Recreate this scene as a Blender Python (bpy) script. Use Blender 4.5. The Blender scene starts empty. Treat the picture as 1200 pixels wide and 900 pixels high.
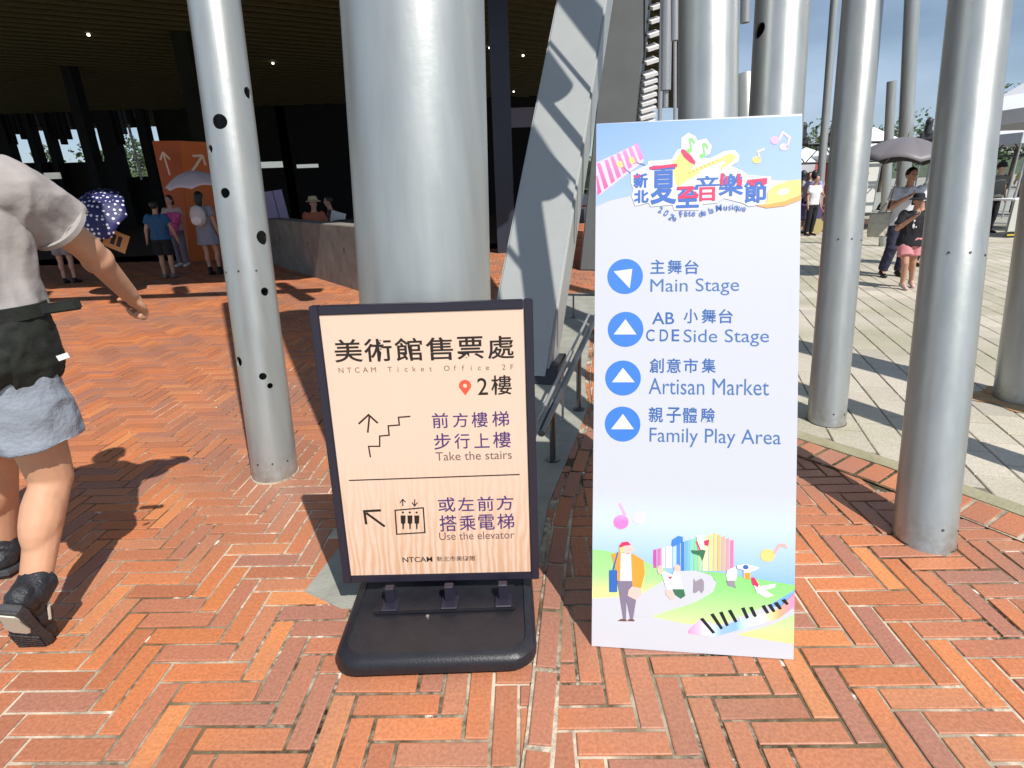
import bpy, bmesh, math, random
from math import radians, sin, cos, pi, atan, sqrt
from mathutils import Vector, Matrix, noise
random.seed(7)
scene = bpy.context.scene
COL = scene.collection

# ---------------------------------------------------------------- camera
FPX, TILT, ROLL, EYE = 650.0, atan((450 - 218) / 650.0), -0.036, 1.5
FW = Vector((0, cos(TILT), -sin(TILT)))
R0 = Vector((1, 0, 0)); U0 = Vector((0, sin(TILT), cos(TILT)))
RT = R0 * cos(ROLL) + U0 * sin(ROLL)
UP = -R0 * sin(ROLL) + U0 * cos(ROLL)
EYEP = Vector((0, 0, EYE))
cam = bpy.data.cameras.new('camera'); camo = bpy.data.objects.new('camera', cam); COL.objects.link(camo)
cam.sensor_width = 36; cam.lens = FPX / 1200 * 36; cam.clip_end = 2000; cam.clip_start = 0.05
camo.matrix_world = Matrix(((RT.x, UP.x, -FW.x, 0), (RT.y, UP.y, -FW.y, 0), (RT.z, UP.z, -FW.z, EYE), (0, 0, 0, 1)))
scene.camera = camo

# ---------------------------------------------------------------- sky and sun
SUN_AZ, SUN_EL = radians(148), radians(52)          # azimuth clockwise from +Y
world = bpy.data.worlds.new('World'); scene.world = world; world.use_nodes = True
wn = world.node_tree; wn.nodes.clear()
wo = wn.nodes.new('ShaderNodeOutputWorld'); bg = wn.nodes.new('ShaderNodeBackground')
sky = wn.nodes.new('ShaderNodeTexSky'); sky.sky_type = 'NISHITA'; sky.sun_disc = False
sky.sun_elevation = SUN_EL; sky.sun_rotation = SUN_AZ
sky.air_density = 1.0; sky.dust_density = 0.3; sky.ozone_density = 3.0
tc = wn.nodes.new('ShaderNodeTexCoord'); mp = wn.nodes.new('ShaderNodeMapping'); mp.inputs['Scale'].default_value = (1.2, 1.2, 4.5)
nz = wn.nodes.new('ShaderNodeTexNoise'); nz.inputs['Scale'].default_value = 1.6; nz.inputs['Detail'].default_value = 6
cr = wn.nodes.new('ShaderNodeValToRGB'); cr.color_ramp.elements[0].position = 0.30; cr.color_ramp.elements[1].position = 0.70
mx = wn.nodes.new('ShaderNodeMix'); mx.data_type = 'RGBA'; mx.inputs[7].default_value = (7.0, 8.9, 11.6, 1)
ml = wn.nodes.new('ShaderNodeMath'); ml.operation = 'MULTIPLY'; ml.inputs[1].default_value = 0.85
wn.links.new(tc.outputs['Generated'], mp.inputs[0]); wn.links.new(mp.outputs[0], nz.inputs[0])
wn.links.new(nz.outputs[0], cr.inputs[0]); wn.links.new(cr.outputs[0], ml.inputs[0]); wn.links.new(ml.outputs[0], mx.inputs[0])
wn.links.new(sky.outputs[0], mx.inputs[6]); wn.links.new(mx.outputs[2], bg.inputs[0]); wn.links.new(bg.outputs[0], wo.inputs[0])
bg.inputs[1].default_value = 0.064
sun = bpy.data.lights.new('sun', 'SUN'); sun.energy = 4.2; sun.angle = radians(0.53); sun.color = (1, 0.95, 0.88)
suno = bpy.data.objects.new('sun', sun); COL.objects.link(suno)
to_sun = Vector((sin(SUN_AZ) * cos(SUN_EL), cos(SUN_AZ) * cos(SUN_EL), sin(SUN_EL)))
suno.rotation_euler = to_sun.to_track_quat('Z', 'Y').to_euler(); suno.location = (4, -6, 12)
vs = scene.view_settings; vs.view_transform = 'Standard'; vs.look = 'None'; vs.exposure = 0.32; vs.gamma = 1
scene.cycles.max_bounces = 6; scene.cycles.use_denoising = True

# ---------------------------------------------------------------- measuring helpers (metres from the photograph)
def ray(u, v): return FW + RT * ((u - 600) / FPX) - UP * ((v - 450) / FPX)
def G(u, v, z=0.0):
    d = ray(u, v); return EYEP + d * ((z - EYE) / d.z)
def D(u, v, y):
    d = ray(u, v); return EYEP + d * (y / d.y)

def PX(p):
    q = Vector(p) - EYEP; z = q.dot(FW); return 600 + FPX * q.dot(RT) / z, 450 - FPX * q.dot(UP) / z
def seen_width(c, r):
    us = [PX(c + Vector((cos(a) * r, sin(a) * r, 0)))[0] for a in [2 * pi * i / 48 for i in range(48)]]; return max(us) - min(us), (max(us) + min(us)) / 2

# ---------------------------------------------------------------- materials
MATS = {}
def mat(name, col, rough=0.6, metal=0.0, var=0.0, scale=8.0, bump=0.0, bscale=60.0, emit=None, col2=None, rnd=0.0, spec=0.5, trans=0.0):
    if name in MATS: return MATS[name]
    m = bpy.data.materials.new(name); m.use_nodes = True; nt = m.node_tree; b = nt.nodes['Principled BSDF']
    b.inputs['Base Color'].default_value = (*col, 1); b.inputs['Roughness'].default_value = rough
    b.inputs['Metallic'].default_value = metal; b.inputs['Specular IOR Level'].default_value = spec
    tcn = nt.nodes.new('ShaderNodeTexCoord')
    if var > 0 or col2:
        n = nt.nodes.new('ShaderNodeTexNoise'); n.inputs['Scale'].default_value = scale; n.inputs['Detail'].default_value = 6; n.inputs['Roughness'].default_value = 0.6
        nt.links.new(tcn.outputs['Object'], n.inputs[0])
        r = nt.nodes.new('ShaderNodeValToRGB'); r.color_ramp.elements[0].position = 0.32; r.color_ramp.elements[1].position = 0.68
        c2 = col2 if col2 else tuple(c * (1 - var) for c in col)
        r.color_ramp.elements[0].color = (*c2, 1); r.color_ramp.elements[1].color = (*col, 1)
        nt.links.new(n.outputs[0], r.inputs[0]); nt.links.new(r.outputs[0], b.inputs['Base Color'])
    if bump > 0:
        n2 = nt.nodes.new('ShaderNodeTexNoise'); n2.inputs['Scale'].default_value = bscale; n2.inputs['Detail'].default_value = 5
        nt.links.new(tcn.outputs['Object'], n2.inputs[0])
        bp = nt.nodes.new('ShaderNodeBump'); bp.inputs['Strength'].default_value = bump; bp.inputs['Distance'].default_value = 0.01
        nt.links.new(n2.outputs[0], bp.inputs['Height']); nt.links.new(bp.outputs[0], b.inputs['Normal'])
    if emit:
        b.inputs['Emission Color'].default_value = (*col, 1); b.inputs['Emission Strength'].default_value = emit
    MATS[name] = m; return m

def paver_material(name, ramp, speck, rough=0.7, streak=None):
    """one colour per brick (object random + island random), fine grain, soft large stains"""
    m = bpy.data.materials.new(name); m.use_nodes = True; nt = m.node_tree; b = nt.nodes['Principled BSDF']; L = nt.links.new
    oi = nt.nodes.new('ShaderNodeObjectInfo'); ge = nt.nodes.new('ShaderNodeNewGeometry')
    ad = nt.nodes.new('ShaderNodeMath'); ad.operation = 'ADD'; fr = nt.nodes.new('ShaderNodeMath'); fr.operation = 'FRACT'
    L(oi.outputs['Random'], ad.inputs[0]); L(ge.outputs['Random Per Island'], ad.inputs[1]); L(ad.outputs[0], fr.inputs[0])
    rp = nt.nodes.new('ShaderNodeValToRGB'); rp.color_ramp.elements.remove(rp.color_ramp.elements[1])
    for i, (p, c) in enumerate(ramp):
        e = rp.color_ramp.elements[0] if i == 0 else rp.color_ramp.elements.new(p)
        e.position = p; e.color = (*c, 1)
    L(fr.outputs[0], rp.inputs[0])
    n = nt.nodes.new('ShaderNodeTexNoise'); n.inputs['Scale'].default_value = .9; n.inputs['Detail'].default_value = 5
    L(ge.outputs['Position'], n.inputs[0])
    n2 = nt.nodes.new('ShaderNodeTexNoise'); n2.inputs['Scale'].default_value = 95; n2.inputs['Detail'].default_value = 8
    L(ge.outputs['Position'], n2.inputs[0])
    st = nt.nodes.new('ShaderNodeValToRGB'); st.color_ramp.elements[0].position = 0.4; st.color_ramp.elements[1].position = 0.66
    st.color_ramp.elements[0].color = (0, 0, 0, 1); st.color_ramp.elements[1].color = (1, 1, 1, 1)
    L(n.outputs[0], st.inputs[0])
    m1 = nt.nodes.new('ShaderNodeMix'); m1.data_type = 'RGBA'; m1.inputs[7].default_value = (*speck, 1)
    mm = nt.nodes.new('ShaderNodeMath'); mm.operation = 'MULTIPLY'; mm.inputs[1].default_value = 0.85
    L(st.outputs[0], mm.inputs[0]); L(mm.outputs[0], m1.inputs[0]); L(rp.outputs[0], m1.inputs[6])
    m2 = nt.nodes.new('ShaderNodeMix'); m2.data_type = 'RGBA'; m2.blend_type = 'MULTIPLY'; m2.inputs[0].default_value = 0.55
    g2 = nt.nodes.new('ShaderNodeValToRGB'); g2.color_ramp.elements[0].position = 0.25; g2.color_ramp.elements[1].position = 0.7
    g2.color_ramp.elements[0].color = (.52, .50, .48, 1); g2.color_ramp.elements[1].color = (1.15, 1.15, 1.15, 1)
    L(n2.outputs[0], g2.inputs[0]); L(m1.outputs[2], m2.inputs[6]); L(g2.outputs[0], m2.inputs[7])
    L(m2.outputs[2], b.inputs['Base Color'])
    bp = nt.nodes.new('ShaderNodeBump'); bp.inputs['Strength'].default_value = 0.35; bp.inputs['Distance'].default_value = 0.004
    L(n2.outputs[0], bp.inputs['Height']); L(bp.outputs[0], b.inputs['Normal'])
    b.inputs['Roughness'].default_value = rough
    MATS[name] = m; return m

M_BRICK = paver_material('brick_clay', [(0, (.58, .19, .074)), (.2, (.64, .225, .09)), (.4, (.44, .155, .075)), (.55, (.60, .205, .076)), (.7, (.48, .185, .105)), (.82, (.40, .175, .12)), (.92, (.70, .27, .10)), (1, (.57, .185, .072))], (.34, .175, .125), 0.5)
M_STONE = paver_material('grey_paver', [(0, (.50, .45, .37)), (.3, (.57, .52, .43)), (.6, (.45, .41, .35)), (.8, (.62, .56, .46)), (1, (.51, .46, .38))], (.38, .36, .25), 0.8)
def mortar_material():
    m = bpy.data.materials.new('mortar'); m.use_nodes = True; nt = m.node_tree; b = nt.nodes['Principled BSDF']; L = nt.links.new
    ge = nt.nodes.new('ShaderNodeNewGeometry')
    def nz_(sc, det=5):
        n = nt.nodes.new('ShaderNodeTexNoise'); n.inputs['Scale'].default_value = sc; n.inputs['Detail'].default_value = det; n.inputs['Roughness'].default_value = .65; L(ge.outputs['Position'], n.inputs[0]); return n
    def rmp(src, p0, p1, c0, c1):
        r = nt.nodes.new('ShaderNodeValToRGB'); r.color_ramp.elements[0].position = p0; r.color_ramp.elements[1].position = p1; r.color_ramp.elements[0].color = (*c0, 1); r.color_ramp.elements[1].color = (*c1, 1); L(src, r.inputs[0]); return r
    a1 = rmp(nz_(1.3).outputs[0], .42, .56, (.16, .125, .07), (.64, .55, .42))
    a2 = rmp(nz_(38, 8).outputs[0], .44, .62, (.05, .045, .02), (1, 1, 1)); a3 = rmp(nz_(2.1).outputs[0], .42, .62, (0, 0, 0), (1, 1, 1))
    mm = nt.nodes.new('ShaderNodeMix'); mm.data_type = 'RGBA'; mm.blend_type = 'MULTIPLY'; L(a3.outputs[0], mm.inputs[0]); L(a1.outputs[0], mm.inputs[6]); L(a2.outputs[0], mm.inputs[7])
    a4 = rmp(nz_(9, 7).outputs[0], .62, .68, (0, 0, 0), (1, 1, 1)); m2 = nt.nodes.new('ShaderNodeMix'); m2.data_type = 'RGBA'; m2.inputs[7].default_value = (.85, .80, .72, 1); L(a4.outputs[0], m2.inputs[0]); L(mm.outputs[2], m2.inputs[6])
    L(m2.outputs[2], b.inputs['Base Color']); b.inputs['Roughness'].default_value = .95
    bp = nt.nodes.new('ShaderNodeBump'); bp.inputs['Strength'].default_value = .9; bp.inputs['Distance'].default_value = .006; L(nz_(60).outputs[0], bp.inputs['Height']); L(bp.outputs[0], b.inputs['Normal'])
    MATS['mortar'] = m; return m
M_MORTAR = mortar_material()
M_BED = mat('stone_joint', (.22, .20, .15), 0.95, var=.4, scale=6, bump=.5)
M_CONC = mat('concrete', (.36, .36, .31), 0.85, var=.28, scale=5, bump=.35, bscale=70)
M_WALLC = mat('board_concrete', (.27, .25, .22), 0.85, var=.4, scale=3, bump=.5, bscale=40)
M_KERB = mat('kerb_stone', (.36, .33, .22), 0.85, col2=(.27, .25, .15), scale=7, bump=.5)
def aluminium():
    m = bpy.data.materials.new('satin_aluminium'); m.use_nodes = True; nt = m.node_tree; b = nt.nodes['Principled BSDF']; L = nt.links.new
    tcn = nt.nodes.new('ShaderNodeTexCoord'); mp = nt.nodes.new('ShaderNodeMapping'); mp.inputs['Scale'].default_value = (9, 9, .7); L(tcn.outputs['Object'], mp.inputs[0])
    n1 = nt.nodes.new('ShaderNodeTexNoise'); n1.inputs['Scale'].default_value = 2.2; n1.inputs['Detail'].default_value = 8; L(mp.outputs[0], n1.inputs[0])
    n2 = nt.nodes.new('ShaderNodeTexNoise'); n2.inputs['Scale'].default_value = 26; n2.inputs['Detail'].default_value = 6; L(tcn.outputs['Object'], n2.inputs[0])
    r = nt.nodes.new('ShaderNodeValToRGB'); r.color_ramp.elements[0].position = .3; r.color_ramp.elements[1].position = .62; r.color_ramp.elements[0].color = (.42, .44, .43, 1); r.color_ramp.elements[1].color = (.47, .49, .475, 1); L(n1.outputs[0], r.inputs[0])
    ge = nt.nodes.new('ShaderNodeNewGeometry'); sp = nt.nodes.new('ShaderNodeSeparateXYZ'); L(ge.outputs['Position'], sp.inputs[0])
    mr = nt.nodes.new('ShaderNodeMapRange'); mr.inputs[1].default_value = .16; mr.inputs[2].default_value = -.04; L(sp.outputs['Z'], mr.inputs[0])
    mu = nt.nodes.new('ShaderNodeMath'); mu.operation = 'MULTIPLY'; L(mr.outputs[0], mu.inputs[0]); r2 = nt.nodes.new('ShaderNodeValToRGB'); r2.color_ramp.elements[0].position = .42; r2.color_ramp.elements[1].position = .62; L(n2.outputs[0], r2.inputs[0]); L(r2.outputs[0], mu.inputs[1])
    mx_ = nt.nodes.new('ShaderNodeMix'); mx_.data_type = 'RGBA'; mx_.inputs[7].default_value = (.34, .30, .24, 1); L(mu.outputs[0], mx_.inputs[0]); L(r.outputs[0], mx_.inputs[6]); L(mx_.outputs[2], b.inputs['Base Color'])
    rr_ = nt.nodes.new('ShaderNodeMapRange'); rr_.inputs[3].default_value = .36; rr_.inputs[4].default_value = .41; L(n1.outputs[0], rr_.inputs[0]); L(rr_.outputs[0], b.inputs['Roughness'])
    b.inputs['Metallic'].default_value = .6
    bp = nt.nodes.new('ShaderNodeBump'); bp.inputs['Strength'].default_value = .06; bp.inputs['Distance'].default_value = .01; L(n2.outputs[0], bp.inputs['Height']); L(bp.outputs[0], b.inputs['Normal'])
    MATS['satin_aluminium'] = m; return m
M_ALU = aluminium()
M_ALU2 = mat('grey_aluminium', (.50, .52, .54), 0.42, metal=.6, var=.1, scale=3)
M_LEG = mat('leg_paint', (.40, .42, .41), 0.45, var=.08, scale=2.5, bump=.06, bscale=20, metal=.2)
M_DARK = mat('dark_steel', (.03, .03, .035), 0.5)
M_BLACK = mat('black_plastic', (.018, .018, .024), 0.38, var=.3, scale=20, bump=.15, bscale=200)
M_BOLT = mat('bolt_grey', (.10, .10, .10), .4, metal=.6)
M_RAIL = mat('rail_steel', (.20, .21, .22), 0.3, metal=.9)
M_CEIL = mat('ceiling_dark', (.007, .006, .003), 0.8)  # near-black, so the colour itself carries the shade under the roof
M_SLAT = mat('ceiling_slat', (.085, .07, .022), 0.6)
M_INT = mat('interior_dark', (.010, .010, .012), 0.9)  # deep shade of the hall is put into this near-black colour
M_INT2 = mat('interior_green', (.016, .018, .009), 0.9, col2=(.006, .006, .006), scale=1.2)  # hall shade kept in the colour here too, tinted green
M_ORANGE = mat('orange_panel', (.55, .10, .015), 0.6, var=.12, scale=2)
M_WHITE = mat('white_paint', (.8, .8, .8), 0.5)
M_SKIN = mat('skin', (.62, .33, .20), 0.62, var=.16, scale=7, bump=.08, bscale=120)
M_SKIN2 = mat('skin_light', (.52, .30, .21), 0.55)
M_HAIR = mat('black_hair', (.012, .010, .010), 0.5)
PRINT = {}
def ink(name, col, rough=.55):
    return mat('print_' + name, col, rough)

# ---------------------------------------------------------------- object helpers
def setp(o, label=None, cat=None, group=None, kind=None):
    if label: o['label'] = label
    if cat: o['category'] = cat
    if group: o['group'] = group
    if kind: o['kind'] = kind
    return o
def link(name, me, m=None, parent=None, smooth=False):
    o = bpy.data.objects.new(name, me); COL.objects.link(o)
    if m and not me.materials: me.materials.append(m)
    if parent: o.parent = parent
    if smooth:
        for p in me.polygons: p.use_smooth = True
    return o
def mesh(name, vs_, fs, m=None, parent=None, smooth=False):
    me = bpy.data.meshes.new(name); me.from_pydata([tuple(v) for v in vs_], [], fs); me.update()
    return link(name, me, m, parent, smooth)
def from_bm(name, bm, m=None, parent=None, smooth=False, auto=None):
    bmesh.ops.recalc_face_normals(bm, faces=bm.faces[:])
    me = bpy.data.meshes.new(name); bm.to_mesh(me); bm.free()
    o = link(name, me, m, parent, smooth)
    if auto is not None:
        for p in me.polygons: p.use_smooth = True
        me.set_sharp_from_angle(angle=radians(auto))
    return o
def thing(name, label, cat, loc=(0, 0, 0), group=None, rot=None):
    o = bpy.data.objects.new(name, None); COL.objects.link(o); o.location = loc; o.empty_display_size = .1
    if rot: o.rotation_euler = rot
    return setp(o, label, cat, group)
def bbox(bm, x0, x1, y0, y1, z0, z1, mtx=None):
    vv = [bm.verts.new((x, y, z)) for z in (z0, z1) for x, y in ((x0, y0), (x1, y0), (x1, y1), (x0, y1))]
    for f in ((0, 3, 2, 1), (4, 5, 6, 7), (0, 1, 5, 4), (1, 2, 6, 5), (2, 3, 7, 6), (3, 0, 4, 7)):
        bm.faces.new([vv[i] for i in f])
    if mtx:
        for v in vv: v.co = mtx @ v.co
    return vv
def box(name, x0, x1, y0, y1, z0, z1, m, parent=None, bev=0.0, mtx=None):
    bm = bmesh.new(); bbox(bm, x0, x1, y0, y1, z0, z1)
    if bev: bmesh.ops.bevel(bm, geom=bm.edges[:], offset=bev, segments=2, affect='EDGES')
    if mtx:
        for v in bm.verts: v.co = mtx @ v.co
    return from_bm(name, bm, m, parent, auto=30 if bev else None)
def frame_of(d):
    d = d.normalized(); a = Vector((0, 0, 1)) if abs(d.z) < .95 else Vector((1, 0, 0))
    x = a.cross(d).normalized(); y = d.cross(x)
    return x, y, d
def tube_bm(bm, p0, p1, r0, r1=None, seg=24, ends=True):
    p0, p1 = Vector(p0), Vector(p1); r1 = r0 if r1 is None else r1
    x, y, d = frame_of(p1 - p0); A = []; B = []
    for i in range(seg):
        a = 2 * pi * i / seg; w = x * cos(a) + y * sin(a)
        A.append(bm.verts.new(p0 + w * r0)); B.append(bm.verts.new(p1 + w * r1))
    for i in range(seg): bm.faces.new((A[i], A[(i + 1) % seg], B[(i + 1) % seg], B[i]))
    if ends: bm.faces.new(A[::-1]); bm.faces.new(B)
def tube(name, p0, p1, r0, m, parent=None, r1=None, seg=24):
    bm = bmesh.new(); tube_bm(bm, p0, p1, r0, r1, seg); return from_bm(name, bm, m, parent, auto=40)
def ell_bm(bm, c, r, rotm=None, seg=14, ring=9):
    c = Vector(c); rows = []
    for j in range(ring + 1):
        t = pi * j / ring
        if j in (0, ring): pts = [Vector((0, 0, cos(t) * r[2]))]
        else: pts = [Vector((sin(t) * cos(2 * pi * i / seg) * r[0], sin(t) * sin(2 * pi * i / seg) * r[1], cos(t) * r[2])) for i in range(seg)]
        rows.append([bm.verts.new(c + (rotm @ p if rotm else p)) for p in pts])
    for j in range(ring):
        a, b = rows[j], rows[j + 1]
        for i in range(seg):
            k = (i + 1) % seg
            if len(a) == 1: bm.faces.new((a[0], b[i], b[k]))
            elif len(b) == 1: bm.faces.new((a[i], b[0], a[k]))
            else: bm.faces.new((a[i], b[i], b[k], a[k]))
def cap_bm(bm, p0, p1, r0, r1):
    """tapered capsule"""
    tube_bm(bm, p0, p1, r0, r1, 14); ell_bm(bm, p0, (r0,) * 3); ell_bm(bm, p1, (r1,) * 3)
def loft_bm(bm, secs, seg=22):
    """secs: (centre, rx, ry) ellipses in the XY plane, bottom to top; optional 4th = yaw"""
    rows = []
    for s in secs:
        c, rx, ry = Vector(s[0]), s[1], s[2]; yw = s[3] if len(s) > 3 else 0
        rows.append([bm.verts.new(c + Vector((cos(yw) * cos(a) * rx - sin(yw) * sin(a) * ry, sin(yw) * cos(a) * rx + cos(yw) * sin(a) * ry, 0))) for a in [2 * pi * i / seg for i in range(seg)]])
    for a, b in zip(rows, rows[1:]):
        for i in range(seg): bm.faces.new((a[i], a[(i + 1) % seg], b[(i + 1) % seg], b[i]))
    bm.faces.new(rows[0][::-1]); bm.faces.new(rows[-1])
def fuse(name, bm, m, parent, vox, smooth=3, fold=0.0, fscale=9.0, fdir=(1, 1, 1)):
    """one continuous surface out of overlapping closed pieces"""
    bmesh.ops.recalc_face_normals(bm, faces=bm.faces[:])
    me = bpy.data.meshes.new(name + '_src'); bm.to_mesh(me); bm.free()
    o = bpy.data.objects.new(name + '_src', me); COL.objects.link(o)
    r = o.modifiers.new('r', 'REMESH'); r.mode = 'VOXEL'; r.voxel_size = vox
    if smooth:
        s = o.modifiers.new('s', 'SMOOTH'); s.factor = .5; s.iterations = smooth
    dg = bpy.context.evaluated_depsgraph_get(); out = bpy.data.meshes.new_from_object(o.evaluated_get(dg))
    bpy.data.objects.remove(o); bpy.data.meshes.remove(me)
    if fold:
        nn = [v.normal.copy() for v in out.vertices]
        for v, n in zip(out.vertices, nn):
            p = Vector((v.co.x * fdir[0], v.co.y * fdir[1], v.co.z * fdir[2])) * fscale
            k = noise.noise(p) + .5 * noise.noise(p * 2.3 + Vector((3, 1, 7)))
            k = 1 - abs(k) * 2.2
            v.co += n * fold * k
    out.name = name; out.materials.clear()
    return link(name, out, m, parent, smooth=True)
def poly(name, pts, m, parent=None, z=0.0):
    """flat polygon (x, y) at height z"""
    bm = bmesh.new(); vs_ = [bm.verts.new((p[0], p[1], z)) for p in pts]; f = bm.faces.new(vs_)
    if f.calc_area() and f.normal.z < 0: f.normal_flip()
    bmesh.ops.triangulate(bm, faces=bm.faces[:])
    me = bpy.data.meshes.new(name); bm.to_mesh(me); bm.free()
    return link(name, me, m, parent)
def slab(name, pts, z0, z1, m, parent=None, bev=0.0):
    bm = bmesh.new(); A = [bm.verts.new((p[0], p[1], z0)) for p in pts]; B = [bm.verts.new((p[0], p[1], z1)) for p in pts]
    n = len(pts); bm.faces.new(A); bm.faces.new(B)
    for i in range(n): bm.faces.new((A[i], A[(i + 1) % n], B[(i + 1) % n], B[i]))
    if bev:
        bmesh.ops.bevel(bm, geom=[e for e in bm.edges if abs(e.verts[0].co.z - z1) < 1e-6 and abs(e.verts[1].co.z - z1) < 1e-6], offset=bev, segments=3, affect='EDGES')
    return from_bm(name, bm, m, parent, auto=35)
def inside(p, poly_):
    x, y = p; c = False; n = len(poly_)
    for i in range(n):
        x1, y1 = poly_[i][0], poly_[i][1]; x2, y2 = poly_[(i + 1) % n][0], poly_[(i + 1) % n][1]
        if (y1 > y) != (y2 > y) and x < (x2 - x1) * (y - y1) / (y2 - y1) + x1: c = not c
    return c
def in_view(p, marg=60):
    q = Vector(p) - EYEP; z = q.dot(FW)
    if z < .1: return False
    u = 600 + FPX * q.dot(RT) / z; v = 450 - FPX * q.dot(UP) / z
    return -marg < u < 1200 + marg and -marg < v < 900 + marg

# ================================================================ GROUND
ground = mesh('ground', [(-900, -900, -.03), (900, -900, -.03), (900, 900, -.03), (-900, 900, -.03)], [(0, 1, 2, 3)], M_CONC); setp(ground, kind='structure')
# edge of the grey plaza (kerb line), running from front right to the back
KL = [(3.3, .75), (2.82, 1.48), (2.37, 2.26), (2.09, 2.72), (1.77, 3.14), (1.5, 3.62), (1.36, 4.3), (1.45, 5.3), (1.75, 6.6), (2.3, 8.6), (3.2, 11.5), (5.0, 16)]
APRON = [(-.86, 1.82), (-.68, 1.715), (.02, 1.72), (.09, 2.02), (.16, 2.4), (.36, 3.05), (.52, 3.6), (.60, 4.3), (.80, 5.4), (1.15, 7.2), (1.4, 8.0), (.1, 8.0), (-.35, 5.2), (-.62, 3.0)]
PLAZA = KL + [(40, 16), (60, 60), (60, -3), (3.9, -3)]
brick_reg = [(-30, -2), (3.9, -2)] + KL + [(5, 16), (-30, 16)]

paving = mesh('brick_paving', [(-30, -2, -.006), (6, -2, -.006), (6, 16, -.006), (-30, 16, -.006)], [(0, 1, 2, 3)], M_MORTAR); setp(paving, kind='structure')
W = .0807; RR = 3.354; HD = -.0297; JT = .0118
def lat(X, Y):
    gx = 14.081 + cos(HD) * X + sin(HD) * Y; gy = -22.353 - sin(HD) * X + cos(HD) * Y
    return Vector((gx * W, -gy * W, 0))
def brick_mesh(lx, ly, name, h=.05, c=.0022, seed=0):
    rnd = random.Random(seed); bm = bmesh.new(); x, y = lx / 2, ly / 2
    def ring(dx, z, j=0.0): return [bm.verts.new((sx * (x - dx) + rnd.uniform(-j, j), sy * (y - dx) + rnd.uniform(-j, j), z)) for sx, sy in ((-1, -1), (1, -1), (1, 1), (-1, 1))]
    A = ring(0, -h, 0.0); B = ring(0, -c, .0016); T = ring(c, -.0002, .0018)
    for P, Q in ((A, B), (B, T)):
        for i in range(4): bm.faces.new((P[i], P[(i + 1) % 4], Q[(i + 1) % 4], Q[i]))
    bm.faces.new(T)
    me = bpy.data.meshes.new(name); bm.to_mesh(me); bm.free(); return me
LB, WB = RR * W - JT, W - JT
bricks = []
for m in range(-60, 60):
    for k in range(-260, 260):
        for vert in (0, 1):
            bx = k + m * (1 - RR); by = k + m * (1 + RR) + vert
            cx, cy = (bx + .5, by + RR / 2) if vert else (bx + RR / 2, by + .5)
            p = lat(cx, cy)
            if not (-17 < p.x < 5 and .7 < p.y < 14.5): continue
            if not in_view(p): continue
            if not inside((p.x, p.y), brick_reg): continue
            bricks.append((p.length, p, vert))
bricks.sort(key=lambda b: b[0])
bmeshes = [brick_mesh(LB, WB, 'brick', seed=i) for i in range(6)]
for me in bmeshes: me.materials.append(M_BRICK)
def apron_in(p): return inside((p.x, p.y), APRON)
def near_line(p, path, lo, hi):
    for a, b in zip(path, path[1:]):
        a, b = Vector(a), Vector(b); t = b - a; q = Vector((p.x, p.y)) - a; f = q.dot(t) / t.length_squared
        if 0 <= f <= 1:
            d = q.dot(Vector((-t.y, t.x))) / t.length
            if lo < d < hi: return True
    return False
vis = [b for b in bricks if not apron_in(b[1]) and not near_line(b[1], KL, -.3, .30)]
VV, FF = [], []
for i, (d, p, vert) in enumerate(vis):
    rz = -HD * 0 + (pi / 2 if vert else 0) + HD * -1 * -1
    rot = HD * -1 + (pi / 2 if vert else 0) + random.gauss(0, .004)
    rot = math.atan2((lat(1, 0) - lat(0, 0)).y, (lat(1, 0) - lat(0, 0)).x) + (pi / 2 if vert else 0) + random.gauss(0, .005)
    z = random.uniform(-.0018, .0012)
    if i < 300:
        o = bpy.data.objects.new('brick', bmeshes[i % 6]); COL.objects.link(o); o.parent = paving
        o.location = (p.x, p.y, z); o.rotation_euler = (random.gauss(0, .004), random.gauss(0, .004), rot)
    else:
        me = bmeshes[i % 6]; b0 = len(VV); c, s = cos(rot), sin(rot)
        for v in me.vertices: VV.append((p.x + c * v.co.x - s * v.co.y, p.y + s * v.co.x + c * v.co.y, z + v.co.z))
        for f in me.polygons: FF.append(tuple(b0 + q for q in f.vertices))
o = mesh('far_brick', VV, FF, M_BRICK, paving); o['kind'] = 'stuff'

# concrete apron under the fat column and leaning leg (proud of the bricks)
apron = slab('concrete_apron', APRON, -.05, .006, M_CONC, bev=.004); setp(apron, kind='structure')
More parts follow.
